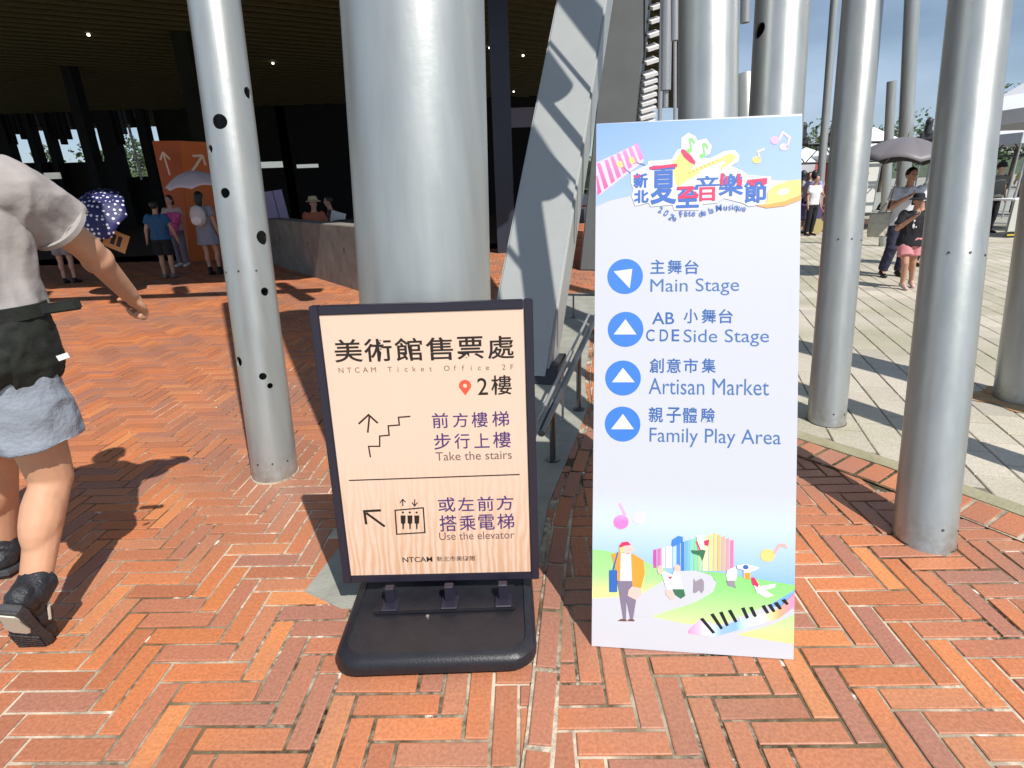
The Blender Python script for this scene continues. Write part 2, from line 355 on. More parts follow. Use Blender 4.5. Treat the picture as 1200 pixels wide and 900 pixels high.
# single soldier courses of brick bordering the apron and the plaza
def course(name, path, off, mm, wid=.22, pitch=.092, z=.0105, gap=.019, maxn=300):
    bed = bpy.data.objects.new(name, None)
    pts = [Vector((a[0], a[1], 0)) for a in path]
    V, F = [], []; N = []
    for i, p in enumerate(pts):
        t = (pts[min(i + 1, len(pts) - 1)] - pts[max(i - 1, 0)]).normalized(); n = Vector((-t.y, t.x, 0)); N.append(n)
        for o_ in (off - .012, off + wid + .012): V.append((p.x + n.x * o_, p.y + n.y * o_, z - .006))
    for i in range(len(pts) - 1): F.append((2 * i, 2 * i + 1, 2 * i + 3, 2 * i + 2))
    root = mesh(name, V, F, M_MORTAR); setp(root, kind='structure')
    me = brick_mesh(wid, pitch - gap, 'course_brick', h=.03, seed=44); me.materials.append(mm)
    s_acc, i, n_ = 0.0, 0, 0
    seglen = [(b - a).length for a, b in zip(pts, pts[1:])]; tot = sum(seglen); s = pitch / 2
    while s < tot and n_ < maxn:
        r_ = s; i = 0
        while r_ > seglen[i]: r_ -= seglen[i]; i += 1
        t = (pts[i + 1] - pts[i]).normalized(); n = Vector((-t.y, t.x, 0)); f = r_ / seglen[i]; n2 = (N[i] * (1 - f) + N[i + 1] * f).normalized()
        p = pts[i] + t * r_ + n2 * (off + wid / 2)
        if in_view(p):
            o = bpy.data.objects.new('brick', me); COL.objects.link(o); o.parent = root
            o.location = (p.x, p.y, z + random.uniform(-.001, .001)); o.rotation_euler = (0, 0, math.atan2(n2.y, n2.x)); n_ += 1
        s += pitch
    return root
course('plaza_border_course', KL, .13, M_BRICK, wid=.20, pitch=.118)
course('apron_border_course', [(-.10, .6), (.0, 1.2), (.07, 1.72), (.12, 2.02), (.19, 2.4), (.39, 3.05), (.55, 3.6), (.63, 4.3), (.83, 5.4), (1.18, 7.2)], -.085, M_BRICK, wid=.066, pitch=.27)
# kerb strip
kv, kf = [], []
for i, a in enumerate(KL):
    t = (Vector(KL[min(i + 1, len(KL) - 1)]) - Vector(KL[max(i - 1, 0)])).normalized(); n = Vector((-t.y, t.x))
    for o_, zz in ((.12, -.02), (.118, .010), (.015, .012), (.012, -.02)): kv.append((a[0] + n.x * o_, a[1] + n.y * o_, zz))
for i in range(len(KL) - 1):
    for j in range(3): kf.append((4 * i + j, 4 * i + j + 1, 4 * i + 4 + j + 1, 4 * i + 4 + j))
setp(mesh('kerb_strip', kv, kf, M_KERB), kind='structure')

# grey plaza of oblong pavers
pl = poly('stone_plaza', PLAZA, M_BED, z=-.004); setp(pl, kind='structure')
az = radians(17.8); ax = Vector((sin(az), cos(az), 0)); ay = Vector((cos(az), -sin(az), 0))
PLn, PWd = .30, .20; stones = []
for i in range(-60, 80):
    for j in range(-60, 160):
        p = ax * ((i + .5 * (j % 2)) * PLn) + ay * (j * PWd)
        if p.y < .9 or p.y > 17 or p.length > 20: continue
        if not inside((p.x, p.y), PLAZA) or not in_view(p): continue
        stones.append((p.length, p))
stones.sort(key=lambda a: a[0])
smesh = [brick_mesh(PLn - .008, PWd - .008, 'stone_paver', h=.03, c=.004, seed=80 + i) for i in range(4)]
for me in smesh: me.materials.append(M_STONE)
VV, FF = [], []; rot = math.atan2(ax.y, ax.x)
for i, (d, p) in enumerate(stones):
    z = .004 + random.uniform(-.001, .001)
    if i < 300:
        o = bpy.data.objects.new('stone_paver', smesh[i % 4]); COL.objects.link(o); o.parent = pl; o.location = (p.x, p.y, z); o.rotation_euler = (0, 0, rot + random.gauss(0, .003))
    else:
        me = smesh[i % 4]; b0 = len(VV); c, s = cos(rot), sin(rot)
        for v in me.vertices: VV.append((p.x + c * v.co.x - s * v.co.y, p.y + s * v.co.x + c * v.co.y, z + v.co.z))
        for f in me.polygons: FF.append(tuple(b0 + q for q in f.vertices))
o = mesh('far_stone_paver', VV, FF, M_STONE, pl); o['kind'] = 'stuff'

# ================================================================ COLUMNS
def column(name, label, base, direction, length, rad, holes=(), bolts=(), group=None, m=M_ALU, cat='column', stain=None, wall=.008, z0=-.08, seg=64):
    """tube with real drilled holes: holes = (height along axis, angle deg (0 faces the camera side -Y, + to the right), radius)"""
    base = Vector(base); d = Vector(direction).normalized()
    t = thing(name, label, cat, base, group)
    x = d.cross(Vector((0, 1, 0))); x = Vector((1, 0, 0)); y = d.cross(x).normalized(); x = y.cross(d).normalized()   # x to the right, y away
    bm = bmesh.new()
    def P(a, r, h): return x * (sin(a) * r) - y * (cos(a) * r) + d * h
    rings = []
    for r, h in ((rad, z0), (rad, length), (rad - wall, length), (rad - wall, z0)):
        rings.append([bm.verts.new(P(2 * pi * i / seg, r, h)) for i in range(seg)])
    for a in range(4):
        A, B = rings[a], rings[(a + 1) % 4]
        for i in range(seg): bm.faces.new((A[i], A[(i + 1) % seg], B[(i + 1) % seg], B[i]))
    # thick wall rings stay open: hollow tube
    o = from_bm('tube', bm, m, t, auto=40)
    if holes:
        cb = bmesh.new()
        for h, a, r in holes:
            a = radians(a); dr = x * sin(a) - y * cos(a)
            tube_bm(cb, dr * (rad - .05) + d * h, dr * (rad + .05) + d * h, r, seg=28)
        bmesh.ops.recalc_face_normals(cb, faces=cb.faces[:])
        cm = bpy.data.meshes.new('cut'); cb.to_mesh(cm); cb.free(); co = bpy.data.objects.new('cut', cm); COL.objects.link(co)
        co.parent = t
        md = o.modifiers.new('b', 'BOOLEAN'); md.operation = 'DIFFERENCE'; md.object = co; md.solver = 'EXACT'
        bpy.context.view_layer.update()
        dg = bpy.context.evaluated_depsgraph_get(); out = bpy.data.meshes.new_from_object(o.evaluated_get(dg))
        o.modifiers.clear(); o.data = out; bpy.data.objects.remove(co)
        for p in out.polygons: p.use_smooth = True
        out.set_sharp_from_angle(angle=radians(40))
    for h, angs in bolts:
        bmm = None
        for a in angs:
            a = radians(a); dr = x * sin(a) - y * cos(a)
            b2 = bmesh.new(); tube_bm(b2, Vector((0, 0, -.004)), Vector((0, 0, .003)), .0065, .005, 8)
            bo = from_bm('bolt', b2, M_BOLT, t); q = dr.to_track_quat('Z', 'Y')
            bo.matrix_local = Matrix.Translation(dr * rad + d * h) @ q.to_matrix().to_4x4()
    b3 = bmesh.new(); tube_bm(b3, Vector((0, 0, -.004)), Vector((0, 0, .0085)), rad * 1.035, rad * 1.03, 40)
    if z0 < .01: from_bm('base_joint', b3, M_MORTAR if base.y < 3 else M_DARK, t)
    else: b3.free()
    return t

def column_px(name, label, b, top, wb, wt, length=6.5, lean=1.0, **kw):
    """stand a column on ground pixel b, aim it through pixel top; wb, wt = its widths in the photograph"""
    g = G(*b); rad = .12
    for _ in range(6):
        w_, c_ = seen_width(g, rad); rad *= wb / w_
    # depth at the top so that the seen width there agrees
    y = g.y
    if lean:
        for _ in range(12):
            p = D(top[0], top[1], y); w_, c_ = seen_width(p, rad); y *= (w_ / wt)
        y = g.y + (y - g.y) * lean
    p = D(top[0], top[1], y); g2 = g
    return column(name, label, g2, p - g2, length, rad, **kw), rad

column_px('column', 'slim silver column drilled with many round holes, standing in the orange brick left of the ticket sign', (323, 555), (251, 0), 54, 64,
    holes=((.52, 38, .015), (.575, 24, .019), (.66, -38, .027), (.86, -72, .022), (1.02, 55, .022), (1.30, 68, .036), (1.245, -76, .026), (1.52, -8, .025), (1.74, -36, .020), (1.86, 2, .036), (2.02, 80, .028), (2.14, -78, .026)),
    bolts=((.09, (-55, -18, 20, 58)), (1.13, (-40, 0, 40))), group=None)
column_px('column', 'very thick silver column standing behind the framed ticket office sign', (512, 640), (484, 0), 140, 170, bolts=((.06, (-30, 30)),))
column_px('column', 'thick silver column nearest the camera on the right, its foot in the brick paving beside the kerb', (1082, 630), (1148, 0), 76, 79,
    bolts=((.06, (-5, 40)), (1.22, (-45, -8, 30, 62))))
column_px('column', 'silver column standing on the grey paving just right of the tall blue and white board', (968, 494), (1011, 0), 46, 50, bolts=((1.14, (-40, -2, 38)), (.06, (-10, 30))))
column_px('column', 'silver column with a rust stained foot at the right edge of the photo', (1193, 468), (1262, 0), 62, 70, lean=.6)
ro = G(1193, 468)
bm = bmesh.new()
for k in range(26):
    pass
bm.free()
M_RUST = mat('rust_stain', (.42, .17, .04), .9, col2=(.40, .33, .22), scale=9)
rust = poly('rust_stain', [(ro.x + (.27 + .05 * sin(3 * a) + .03 * sin(7 * a)) * cos(a) - .02, ro.y + (.25 + .04 * sin(5 * a + 1)) * sin(a) - .03) for a in [2 * pi * i / 40 for i in range(40)]], M_RUST, z=.0075); setp(rust, kind='structure')
# two columns of the cluster rising from behind the tall board
def column_2pt(name, label, lo, hi, r, length=6.5, **kw):
    """column whose axis passes two measured points; extended down to the ground"""
    d = (hi - lo).normalized(); b0 = lo - d * (lo.z / d.z)
    return column(name, label, b0, d, length, r, **kw)
column_2pt('column', 'thick silver column rising behind the left half of the blue and white board, one dark hole high up', D(829, 140, 2.52), D(830, 0, 2.66), .118, holes=((2.36, 34, .024),))
column_2pt('column', 'silver column rising behind the top right corner of the blue and white board, with side holes', D(909, 137, 2.60), D(917, 0, 2.74), .108, holes=((2.16, -74, .03), (1.80, 70, .014)))
# further columns behind them
column_2pt('column', 'slim silver tube squeezed between the two columns behind the board', D(874, 135, 3.3), D(872, 30, 3.45), .055, length=2.12)
BULK = None
# columns out of frame on the right whose shadows cross the grey paving
SH = Vector((to_sun.x, to_sun.y)).normalized()
for q, lab in (((1060, 452), 'silver column beyond the right edge of the photo, throwing the rear shadow band'), ((1200, 552), 'silver column beyond the right edge of the photo, throwing the front shadow band')):
    g = G(*q); 
    g = g + Vector((SH.x, SH.y, 0)) * (1.9 if q[0] == 1060 else .75)
    column('column', lab, g, (.05, .1, 1), 6.5, .12)
# thin distant posts on the plaza
column_px('post', 'thin pale post on the plaza between the blue board and the nearest columns', (957, 272), (978, 0), 9, 9, lean=0, length=9, cat='post')
column_px('post', 'tall pale post rising behind the grey umbrella', (1056, 268), (1069, 0), 17, 17, lean=0, length=9, cat='post')
pp = D(1041, 172, 12.2)
pt = D(1045, 95, 12.2); dd_ = (pt - pp).normalized(); pb_ = pp - dd_ * (pp.z / dd_.z)
column('post', 'short slim post with a flat top just left of the tall pale post', pb_, dd_, (pt - pb_).length, .085, cat='post')

# hanging thin tubes of the facade cluster left of the thick columns
def hang(label, u, v_bot, y, wpx, top=6.4, m=M_ALU2, du=10):
    b = D(u, v_bot, y); t_ = D(u + du * v_bot / 140.0, 0, y); r = wpx * (b - EYEP).dot(FW) / FPX / 2
    dirv = (t_ - b).normalized(); L_ = (top - b.z) / dirv.z
    return column('hanging_tube', label, b, dirv, L_, r, m=m, wall=.005, z0=.012, cat='tube', group='thin tubes hanging from the facade', seg=32)
hang('long thin tube hanging nearest the dark ceiling, reaching below the board top', 773, 150, 5.0, 5, du=3)
hang('mid length wider tube hanging second from the dark ceiling', 780, 108, 4.6, 12, du=2)
hang('slender tube hanging inside the wider one, ending just above the board', 780, 128, 4.6, 6, du=2)
hang('short tube with a dark cut end hanging third from the dark ceiling', 791, 50, 4.2, 9, du=0)
hang('thin long tube hanging right beside the thick column', 791, 150, 4.3, 4, du=0)
hang('very thin tube in shade hanging before the dark ceiling', 755, 72, 6.5, 2, du=0, m=M_DARK)  # shade put into the colour: dark where its neighbours are grey
hang('short pale tube hanging in front of the gap beside the thick column', 873, 30, 3.2, 11, du=3)

# roof fringe of hanging tubes out of the top of the frame (they throw the band shadows)
ROOF = [(-40, 6.05), (-1.2, 6.05), (1.6, 8.7), (4.2, 12.2), (15.0, 44), (-40, 44)]
fr_grp = 'silver tubes hanging along the roof edge above the frame'
rr = random.Random(5)
FR_N = iter(('first', 'second', 'third', 'fourth', 'fifth', 'leaning'))
def fringe(x, y, zb, r=.09, lean=(0, 0)):
    d = Vector((lean[0], lean[1], 1)).normalized()
    column('hanging_tube', next(FR_N) + ' silver tube from the left along the roof edge above the paving', (x, y, zb), d, (6.45 - zb) / d.z, r, wall=.006, z0=.012, cat='tube', group=fr_grp, seg=24)
for x, zb in ((-5.6, 4.9), (-4.25, 4.5), (-3.2, 5.5), (-2.2, 4.2), (-1.4, 3.9)):
    fringe(x, 5.7, zb, .12)
fringe(-3.9, 5.6, 3.9, .13, (-.25, .12))
fr_grp2 = None
rail = tube('facade_beam', (-9.5, 5.75, 5.05), (-1.0, 5.75, 5.05), .17, M_ALU2); setp(rail, 'long horizontal silver beam under the roof edge above the frame', 'beam')
# lower tubes whose round ends shade the leaning leg
for q_, t_, r, lb in (((.52, 5.79, 2.3), 3.0, .13, 'upper short tube shading the leaning leg, above the frame'), ((.42, 5.2, 1.45), 3.6, .13, 'lower short tube shading the leaning leg, above the frame'),
        ((1.02, 5.95, 2.6), 2.9, .12, 'long tube casting the top band on the leaning leg, above the frame')):
    p = Vector(q_) + to_sun * t_
    column('hanging_tube', lb, p, (.0, .0, 1), 2.2, r, wall=.006, z0=.012, cat='tube', group='tubes hanging above the leaning leg', seg=32)

# ================================================================ LEANING LEGS
def prism(name, A, B, wa, wb, da, db, m, parent=None, yaw=0.0, bev=.02):
    """leaning tapered box from foot A to head B; widths (x) and depths (y)"""
    A, B = Vector(A), Vector(B); bm = bmesh.new(); c, s = cos(yaw), sin(yaw); vv = []
    for P_, w, d in ((A, wa, da), (B, wb, db)):
        for sx, sy in ((-1, -1), (1, -1), (1, 1), (-1, 1)):
            x, y = sx * w / 2, sy * d / 2
            vv.append(bm.verts.new(P_ + Vector((c * x - s * y, s * x + c * y, 0))))
    for f in ((0, 3, 2, 1), (4, 5, 6, 7), (0, 1, 5, 4), (1, 2, 6, 5), (2, 3, 7, 6), (3, 0, 4, 7)): bm.faces.new([vv[i] for i in f])
    if bev: bmesh.ops.bevel(bm, geom=bm.edges[:], offset=bev, segments=2, affect='EDGES')
    return from_bm(name, bm, m, parent, auto=25)
legA = thing('leaning_leg', 'broad pale grey leg leaning right between the thick column and the blue board', 'column', (.07, 4.45, 0))
fa = Vector((0, 0, .02)); ta = Vector((1.62, 4.25, 6.45))
prism('shaft', fa, ta, .56, .46, .42, .38, M_LEG, legA, yaw=-.30)
prism('foot_shade_wedge', fa + Vector((.06, -.10, -.015)), fa + Vector((.12, .05, .10)), .56, .50, .34, .38, M_DARK, legA, yaw=-.30, bev=.008)  # dark wedge added for the shadowed recess at the leg's foot
legB = thing('leaning_leg', 'grey leg with white louvres on its right edge above the blue board', 'column', (1.75, 10.4, 0))
prism('shaft', (0, 0, 0), (.75, 1.2, 6.4), .72, .66, .6, .5, mat('leg_paint_shaded', (.13, .14, .14), .5, var=.15, scale=2), legB, yaw=-.35)  # darker copy of the leg paint; its shadow is put into the colour
for k in range(22):
    z = 2.05 + k * .11 + (0 if k < 10 else (k - 10) * .10)
    if z > 6: break
    q = Vector((.75, 1.2, 6.4)) * (z / 6.4)
    bb = box('louvre', .34, .34 + .30 - .008 * k, -.30, .05, 0, .05, M_WHITE, legB)
    bb.location = q + Vector((0, -.05, 0)); bb.rotation_euler = (radians(18), radians(-14), 0)
legC = thing('leaning_leg', 'brown grey strut with toothed louvres in the shade left of the hanging tubes', 'column', (3.0, 14.0, 0))
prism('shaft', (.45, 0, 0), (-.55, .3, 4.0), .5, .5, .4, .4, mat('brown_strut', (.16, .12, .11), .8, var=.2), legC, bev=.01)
for k in range(18):
    z = 1.9 + k * .115; x = .45 - z / 4 * 1.0
    bb = box('louvre', -.55, -.05, -.32, -.1, 0, .045, mat('brown_louvre', (.20, .16, .14), .8), legC); bb.location = (x, 0, z); bb.rotation_euler = (0, radians(-12), 0)
prism('cap_beam', (-.75, .2, 4.02), (-.75, .2, 4.3), 1.5, 1.5, .5, .5, mat('brown_strut', (.16, .12, .11)), legC, bev=.01)

# ================================================================ BUILDING
bld = thing('museum_building', 'dark open ground floor hall of the museum under a slatted ceiling', 'building', (-10, 30, 0))
inv = Vector((-10, 30, 0))
def bpart(o): o.location = -inv + o.location; return o
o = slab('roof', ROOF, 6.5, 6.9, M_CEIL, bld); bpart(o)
# ceiling slats
bm = bmesh.new(); sd = Vector((sin(radians(62)), cos(radians(62)), 0)); sn = Vector((-sd.y, sd.x, 0))
for k in range(-42, 66):
    c0 = Vector((-8, 24, 0)) + sn * (k * .56)
    pts = [c0 + sd * (j * .5) for j in range(-70, 70)]
    ins = [inside((p.x, p.y), ROOF) for p in pts]
    i = 0
    while i < len(pts):
        if ins[i]:
            j = i
            while j + 1 < len(pts) and ins[j + 1]: j += 1
            if j > i:
                a, b = pts[i], pts[j]; mid = (a + b) / 2; L_ = (b - a).length / 2
                mt = Matrix.Translation((mid.x, mid.y, 0)) @ Matrix.Rotation(math.atan2(sd.y, sd.x), 4, 'Z')
                bbox(bm, -L_, L_, -.07, .07, 6.34, 6.49, mt)
            i = j
        i += 1
o = from_bm('ceiling_slat', bm, M_SLAT, bld); o['kind'] = 'stuff'; bpart(o)
# rear wall: dark bands and piers around high openings
def wallpx(name, u0, u1, v_top, v_bot, y=36, m=M_INT, th=.4):
    a = D(u0, v_bot if v_bot else 240, y); b = D(u1, v_top, y); z0 = 0 if v_bot is None else a.z
    o = box(name, a.x, b.x, y, y + th, max(0, z0), b.z, m, bld); return bpart(o)
yb = 36
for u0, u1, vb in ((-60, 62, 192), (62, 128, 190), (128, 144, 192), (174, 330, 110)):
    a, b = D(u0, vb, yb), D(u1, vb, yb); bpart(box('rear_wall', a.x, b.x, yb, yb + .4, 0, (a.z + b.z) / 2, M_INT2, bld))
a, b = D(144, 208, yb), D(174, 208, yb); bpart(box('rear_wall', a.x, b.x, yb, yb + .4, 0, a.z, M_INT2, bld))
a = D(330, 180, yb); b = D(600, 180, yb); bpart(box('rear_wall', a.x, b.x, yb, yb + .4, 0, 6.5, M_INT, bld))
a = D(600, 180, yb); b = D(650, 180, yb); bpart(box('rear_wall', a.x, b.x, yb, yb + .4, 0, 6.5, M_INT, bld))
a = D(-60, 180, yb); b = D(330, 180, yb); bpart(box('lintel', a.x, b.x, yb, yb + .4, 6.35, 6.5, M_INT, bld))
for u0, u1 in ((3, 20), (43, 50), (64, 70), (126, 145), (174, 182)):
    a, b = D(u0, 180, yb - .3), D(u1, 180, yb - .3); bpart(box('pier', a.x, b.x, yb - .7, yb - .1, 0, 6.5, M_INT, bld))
# far side fringe of hanging tubes, their backlit darkness put into the colour
rr = random.Random(11); 
u = -8
while u < 182:
    w = rr.uniform(3.5, 8); a, b = D(u, 170, yb - .1), D(u + w, 170, yb - .1)
    vb = rr.choice((140, 146, 152, 158, 164, 170, 150)) 
    z = D(u, vb, yb).z
    o = tube('hanging_tube', ((a.x + b.x) / 2, yb - .4, z), ((a.x + b.x) / 2, yb - .4, 6.4), (b.x - a.x) / 2, mat('tube_blue_backlit', (.03, .035, .06), .5) if rr.random() < .25 else M_INT, bld, seg=12); bpart(o)
    u += w
for u in (143, 173, 46, 163):
    a = D(u, 200, yb - .2); bpart(box('mullion', a.x - .05, a.x + .05, yb - .2, yb - .1, 2.6, 6.4, M_WHITE if u in (143, 163) else M_INT, bld))
# inner columns and shop front in the shade
for u, v, wd, mm, y in ((594, 305, 20, mat('inner_column', (.045, .055, .08), .4, metal=.3), 13.5), (135, 300, 10, M_INT, 24), (262, 300, 16, M_INT2, 20)):
    a = D(u, v, y); bpart(box('inner_column', a.x - wd * y / FPX / 2, a.x + wd * y / FPX / 2, y, y + .5, 0, 6.5, mm, bld))
for u0, u1, v0, v1, y in ((305, 330, 189, 197, 30), (348, 372, 192, 197, 30), (590, 640, 125, 150, 28), (53, 68, 202, 210, 22)):
    a, b = D(u0, v1, y), D(u1, v0, y)
    mm = mat('lit_window', (.75, .8, .75), .5, emit=.35) if y in (30,) else (mat('fascia_lilac', (.30, .27, .36), .6) if y == 28 else mat('white_box', (.8, .8, .72), .5, emit=.25))
    bpart(box('lit_panel', a.x, b.x, y, y + .1, a.z, b.z, mm, bld))
# ceiling downlights that are lit
for u, v in ((104, 42), (613, 66), (574, 57), (320, 75), (757, 52), (602, 108)):
    g = G(u, v, 6.28)
    bm = bmesh.new(); tube_bm(bm, (0, 0, 0), (0, 0, .05), .04, .04, 12)
    o = from_bm('downlight', bm, mat('lamp_glow', (1, .93, .75), .5, emit=4), bld); o.location = -inv + g

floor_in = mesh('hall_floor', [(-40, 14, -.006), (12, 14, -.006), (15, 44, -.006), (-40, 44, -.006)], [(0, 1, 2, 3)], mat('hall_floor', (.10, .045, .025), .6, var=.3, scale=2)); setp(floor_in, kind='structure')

# orange totem with two faces and arrows
pA = D(176, 300, 14.5); pB = D(210, 300, 14.2); pC = D(248, 300, 14.7); zt = D(210, 165, 14.2).z
tot = thing('direction_totem', 'tall orange folded wall panel with two pale arrows behind the white parasol', 'sign', (pB.x, pB.y, 0))
def slab8(name, bl, br, tr_, tl, m, parent, base, th=.14):
    pts = [q - base for q in (bl, br, tr_, tl)]; n = (pts[1] - pts[0]).cross(pts[3] - pts[0]).normalized() * -th
    if n.y < 0: n = -n
    vs_ = pts + [q + n for q in pts]
    return mesh(name, vs_, [(0, 1, 2, 3), (7, 6, 5, 4), (4, 5, 1, 0), (5, 6, 2, 1), (6, 7, 3, 2), (7, 4, 0, 3)], m, parent)
base = Vector((pB.x, pB.y, 0))
tA, tB, tC = D(178, 165, 14.5), D(210, 165, 14.2), D(254, 167, 14.7)
gA, gB, gC = G(208, 301), G(222, 302), G(262, 300)
for q_, y_ in ((gA, 14.3), (gB, 14.1), (gC, 14.5)): q_.x *= y_ / q_.y; q_.y = y_
slab8('face_panel', gA, gB, tB, tA, M_ORANGE, tot, base)
slab8('face_panel', gB + Vector((.01, 0, 0)), gC, tC, tB + Vector((.01, 0, 0)), mat('orange_panel_b', (.62, .14, .02), .6), tot, base)
def arrow_bm(bm, c, right, up, n, size, w, ang):
    """open headed arrow drawn with bars"""
    ca, sa = cos(ang), sin(ang)
    def T(x, y, k): 
        X, Y = x * ca - y * sa, x * sa + y * ca
        return c + right * X + up * Y + n * k
    def bar(x0, y0, x1, y1, k):
        dx, dy = x1 - x0, y1 - y0; l = sqrt(dx * dx + dy * dy); nx, ny = -dy / l * w / 2, dx / l * w / 2
        bm.faces.new([bm.verts.new(T(*q, k)) for q in ((x0 + nx, y0 + ny), (x0 - nx, y0 - ny), (x1 - nx, y1 - ny), (x1 + nx, y1 + ny))])
    s = size
    bar(0, -s / 2, 0, s / 2, 0); bar(0, s / 2, -s * .3, s * .18, .0003); bar(0, s / 2, s * .3, s * .18, .0006)
bm = bmesh.new()
r1 = (pB - pA); r1.z = 0; r1.normalize(); r2 = (pC - pB); r2.z = 0; r2.normalize()
off = Vector((-.2, 0, 0))
arrow_bm(bm, D(195, 192, 14.0) - base, r1, Vector((-.08, 0, 1)), Vector((0, -1, 0)), .50, .05, 0)
from_bm('arrow', bm, mat('arrow_cream', (.8, .6, .45), .6), tot); bm = bmesh.new()
arrow_bm(bm, D(231, 192, 14.0) - base, r2, Vector((-.08, 0, 1)), Vector((0, -1, 0)), .50, .05, -.75)
from_bm('arrow', bm, mat('arrow_cream', (.8, .6, .45), .6), tot)

# low board-marked concrete wall
a, b = G(318, 309), G(427, 343); dd = (b - a); e = b + dd.normalized() * 1.6; nrm = Vector((dd.y, -dd.x, 0)).normalized()
if nrm.y < 0: nrm = -nrm
lw = thing('low_wall', 'low rough grey concrete wall running back left of the thick column', 'wall', (a.x, a.y, 0))
A, E_ = Vector((0, 0, 0)), e - a
pts = [A, E_, E_ + nrm * .35, A + nrm * .35]
slab_o = slab('wall_body', [(p.x, p.y) for p in pts], 0, 1.0, M_WALLC, lw, bev=.01)
for f in (.15, .42, .68, .93):
    for hh in (.62,):
        c = A + (E_ - A) * f; bm = bmesh.new(); tube_bm(bm, c - nrm * .004 + Vector((0, 0, hh)), c + nrm * .01 + Vector((0, 0, hh)), .028, .028, 12); from_bm('tie_hole', bm, M_DARK, lw)

# brick steps and things beyond the leg
st = thing('brick_steps', 'small flight of orange steps seen in the slot between leaning leg and blue board', 'steps', tuple(G(676, 306)))
for k in range(5):
    bm = bmesh.new(); bbox(bm, -.45, .55, .28 * k, .28 * k + .30, 0 if k == 0 else .001, .13 * (k + 1)); from_bm('step', bm, mat('step_clay', (.50, .19, .09), .7, var=.2), st)
def stool(loc, label, h=.75, m=None):
    t = thing('bar_stool', label, 'stool', loc, None)
    m = m or mat('red_paint', (.45, .02, .02), .4)
    bm = bmesh.new(); tube_bm(bm, (0, 0, h - .04), (0, 0, h), .17, .17, 16); from_bm('seat', bm, m, t)
    for sx, sy in ((-1, -1), (1, -1), (1, 1), (-1, 1)): tube('leg', (sx * .11, sy * .11, h - .04), (sx * .17, sy * .17, 0), .012, M_WHITE, t, seg=8)
for i, (u, v) in enumerate(((668, 283), (680, 283))):
    g = G(u, v); g.z = 0; stool(g, ('left', 'right')[i] + ' of the two red topped stools behind the orange steps', h=.95)

# small low tubular frame on the pale apron and handrail
def frame_rail(name, label, cat, pts, r, posts, m=M_RAIL):
    t = thing(name, label, cat, (pts[0].x, pts[0].y, 0)); b = Vector((pts[0].x, pts[0].y, 0))
    for p, q in zip(pts, pts[1:]): tube('rail', p - b, q - b, r, m, t, seg=12)
    for p in posts:
        tube('post', Vector((p.x, p.y, .005)) - b, Vector(p) - b - Vector((0, 0, r * .5)), r * .85, m, t, seg=12)
        bm = bmesh.new(); tube_bm(bm, Vector((p.x, p.y, .006)) - b, Vector((p.x, p.y, .014)) - b, r * 2, r * 2, 14); from_bm('foot_plate', bm, m, t)
    return t
q0, q1 = D(634, 508, 2.62), D(694, 380, 4.1)
def along(y): f = (y - q0.y) / (q1.y - q0.y); return q0.lerp(q1, f)
frame_rail('handrail', 'low dark steel handrail sloping away between the ticket sign and the blue board', 'handrail', [q0, q1 + (q1 - q0) * .4], .020, [along(2.86), along(3.6)])
s0, s1 = D(640, 490, 2.75) + Vector((-.05, 0, -.02)), D(690, 385, 4.1) + Vector((-.06, 0, -.02))
frame_rail('handrail', 'thinner pale steel rail running just left of the dark handrail', 'handrail', [s0, s1 + (s1 - s0) * .3], .010, [s0.lerp(s1, .5)], m=M_ALU2)
g = G(672, 373); w_ = D(654, 345, g.y), D(702, 346, g.y)
frame_rail('barrier_frame', 'thin low steel frame standing across the pale paving behind the handrail', 'barrier', [w_[0], w_[1]], .012, [D(672, 345, g.y), w_[1]])

# ================================================================ SIGNS
def sign_plane(o, xax, yax):
    o = Vector(o); x = (Vector(xax) - o).normalized(); n = x.cross(Vector(yax) - o).normalized(); y = n.cross(x)
    return Matrix(((x.x, y.x, n.x, o.x), (x.y, y.y, n.y, o.y), (x.z, y.z, n.z, o.z), (0, 0, 0, 1)))
def plane_hit(M):
    Mi = M.inverted(); n = M.to_3x3() @ Vector((0, 0, 1)); o = M.translation
    def S(u, v):
        d = ray(u, v); t = (o - EYEP).dot(n) / d.dot(n); p = Mi @ (EYEP + d * t); return (p.x, p.y)
    return S
def glyphs(body, bold=0.0, font_res=6):
    c = bpy.data.curves.new('t', 'FONT'); c.body = body; c.offset = bold; c.resolution_u = 4
    o = bpy.data.objects.new('t', c); COL.objects.link(o); bpy.context.view_layer.update()
    me = bpy.data.meshes.new_from_object(o.evaluated_get(bpy.context.evaluated_depsgraph_get()))
    vs_ = [(v.co.x, v.co.y) for v in me.vertices]; fs = [tuple(p.vertices) for p in me.polygons]
    bpy.data.objects.remove(o); bpy.data.curves.remove(c); bpy.data.meshes.remove(me)
    return vs_, fs
def lettering(parent, items, m, layer, name='lettering'):
    """items: (text, xl, yb, w, h, rot, bold) -> one printed part lying in the sign's plane"""
    V, F = [], []
    for body, xl, yb, w, h, rot, bold in items:
        vs_, fs = glyphs(body, bold)
        x0 = min(a for a, b in vs_); x1 = max(a for a, b in vs_); y0 = min(b for a, b in vs_); y1 = max(b for a, b in vs_)
        sx = w / max(1e-6, x1 - x0); sy = h / max(1e-6, y1 - y0)
        if w == 0: sx = sy
        b0 = len(V); c, s = cos(rot), sin(rot)
        for a, b in vs_:
            X, Y = (a - x0) * sx, (b - y0) * sy; V.append((xl + c * X - s * Y, yb + s * X + c * Y, layer * .00035))
        F += [tuple(b0 + q for q in f) for f in fs]
    o = mesh(name, V, F, m, parent); return o
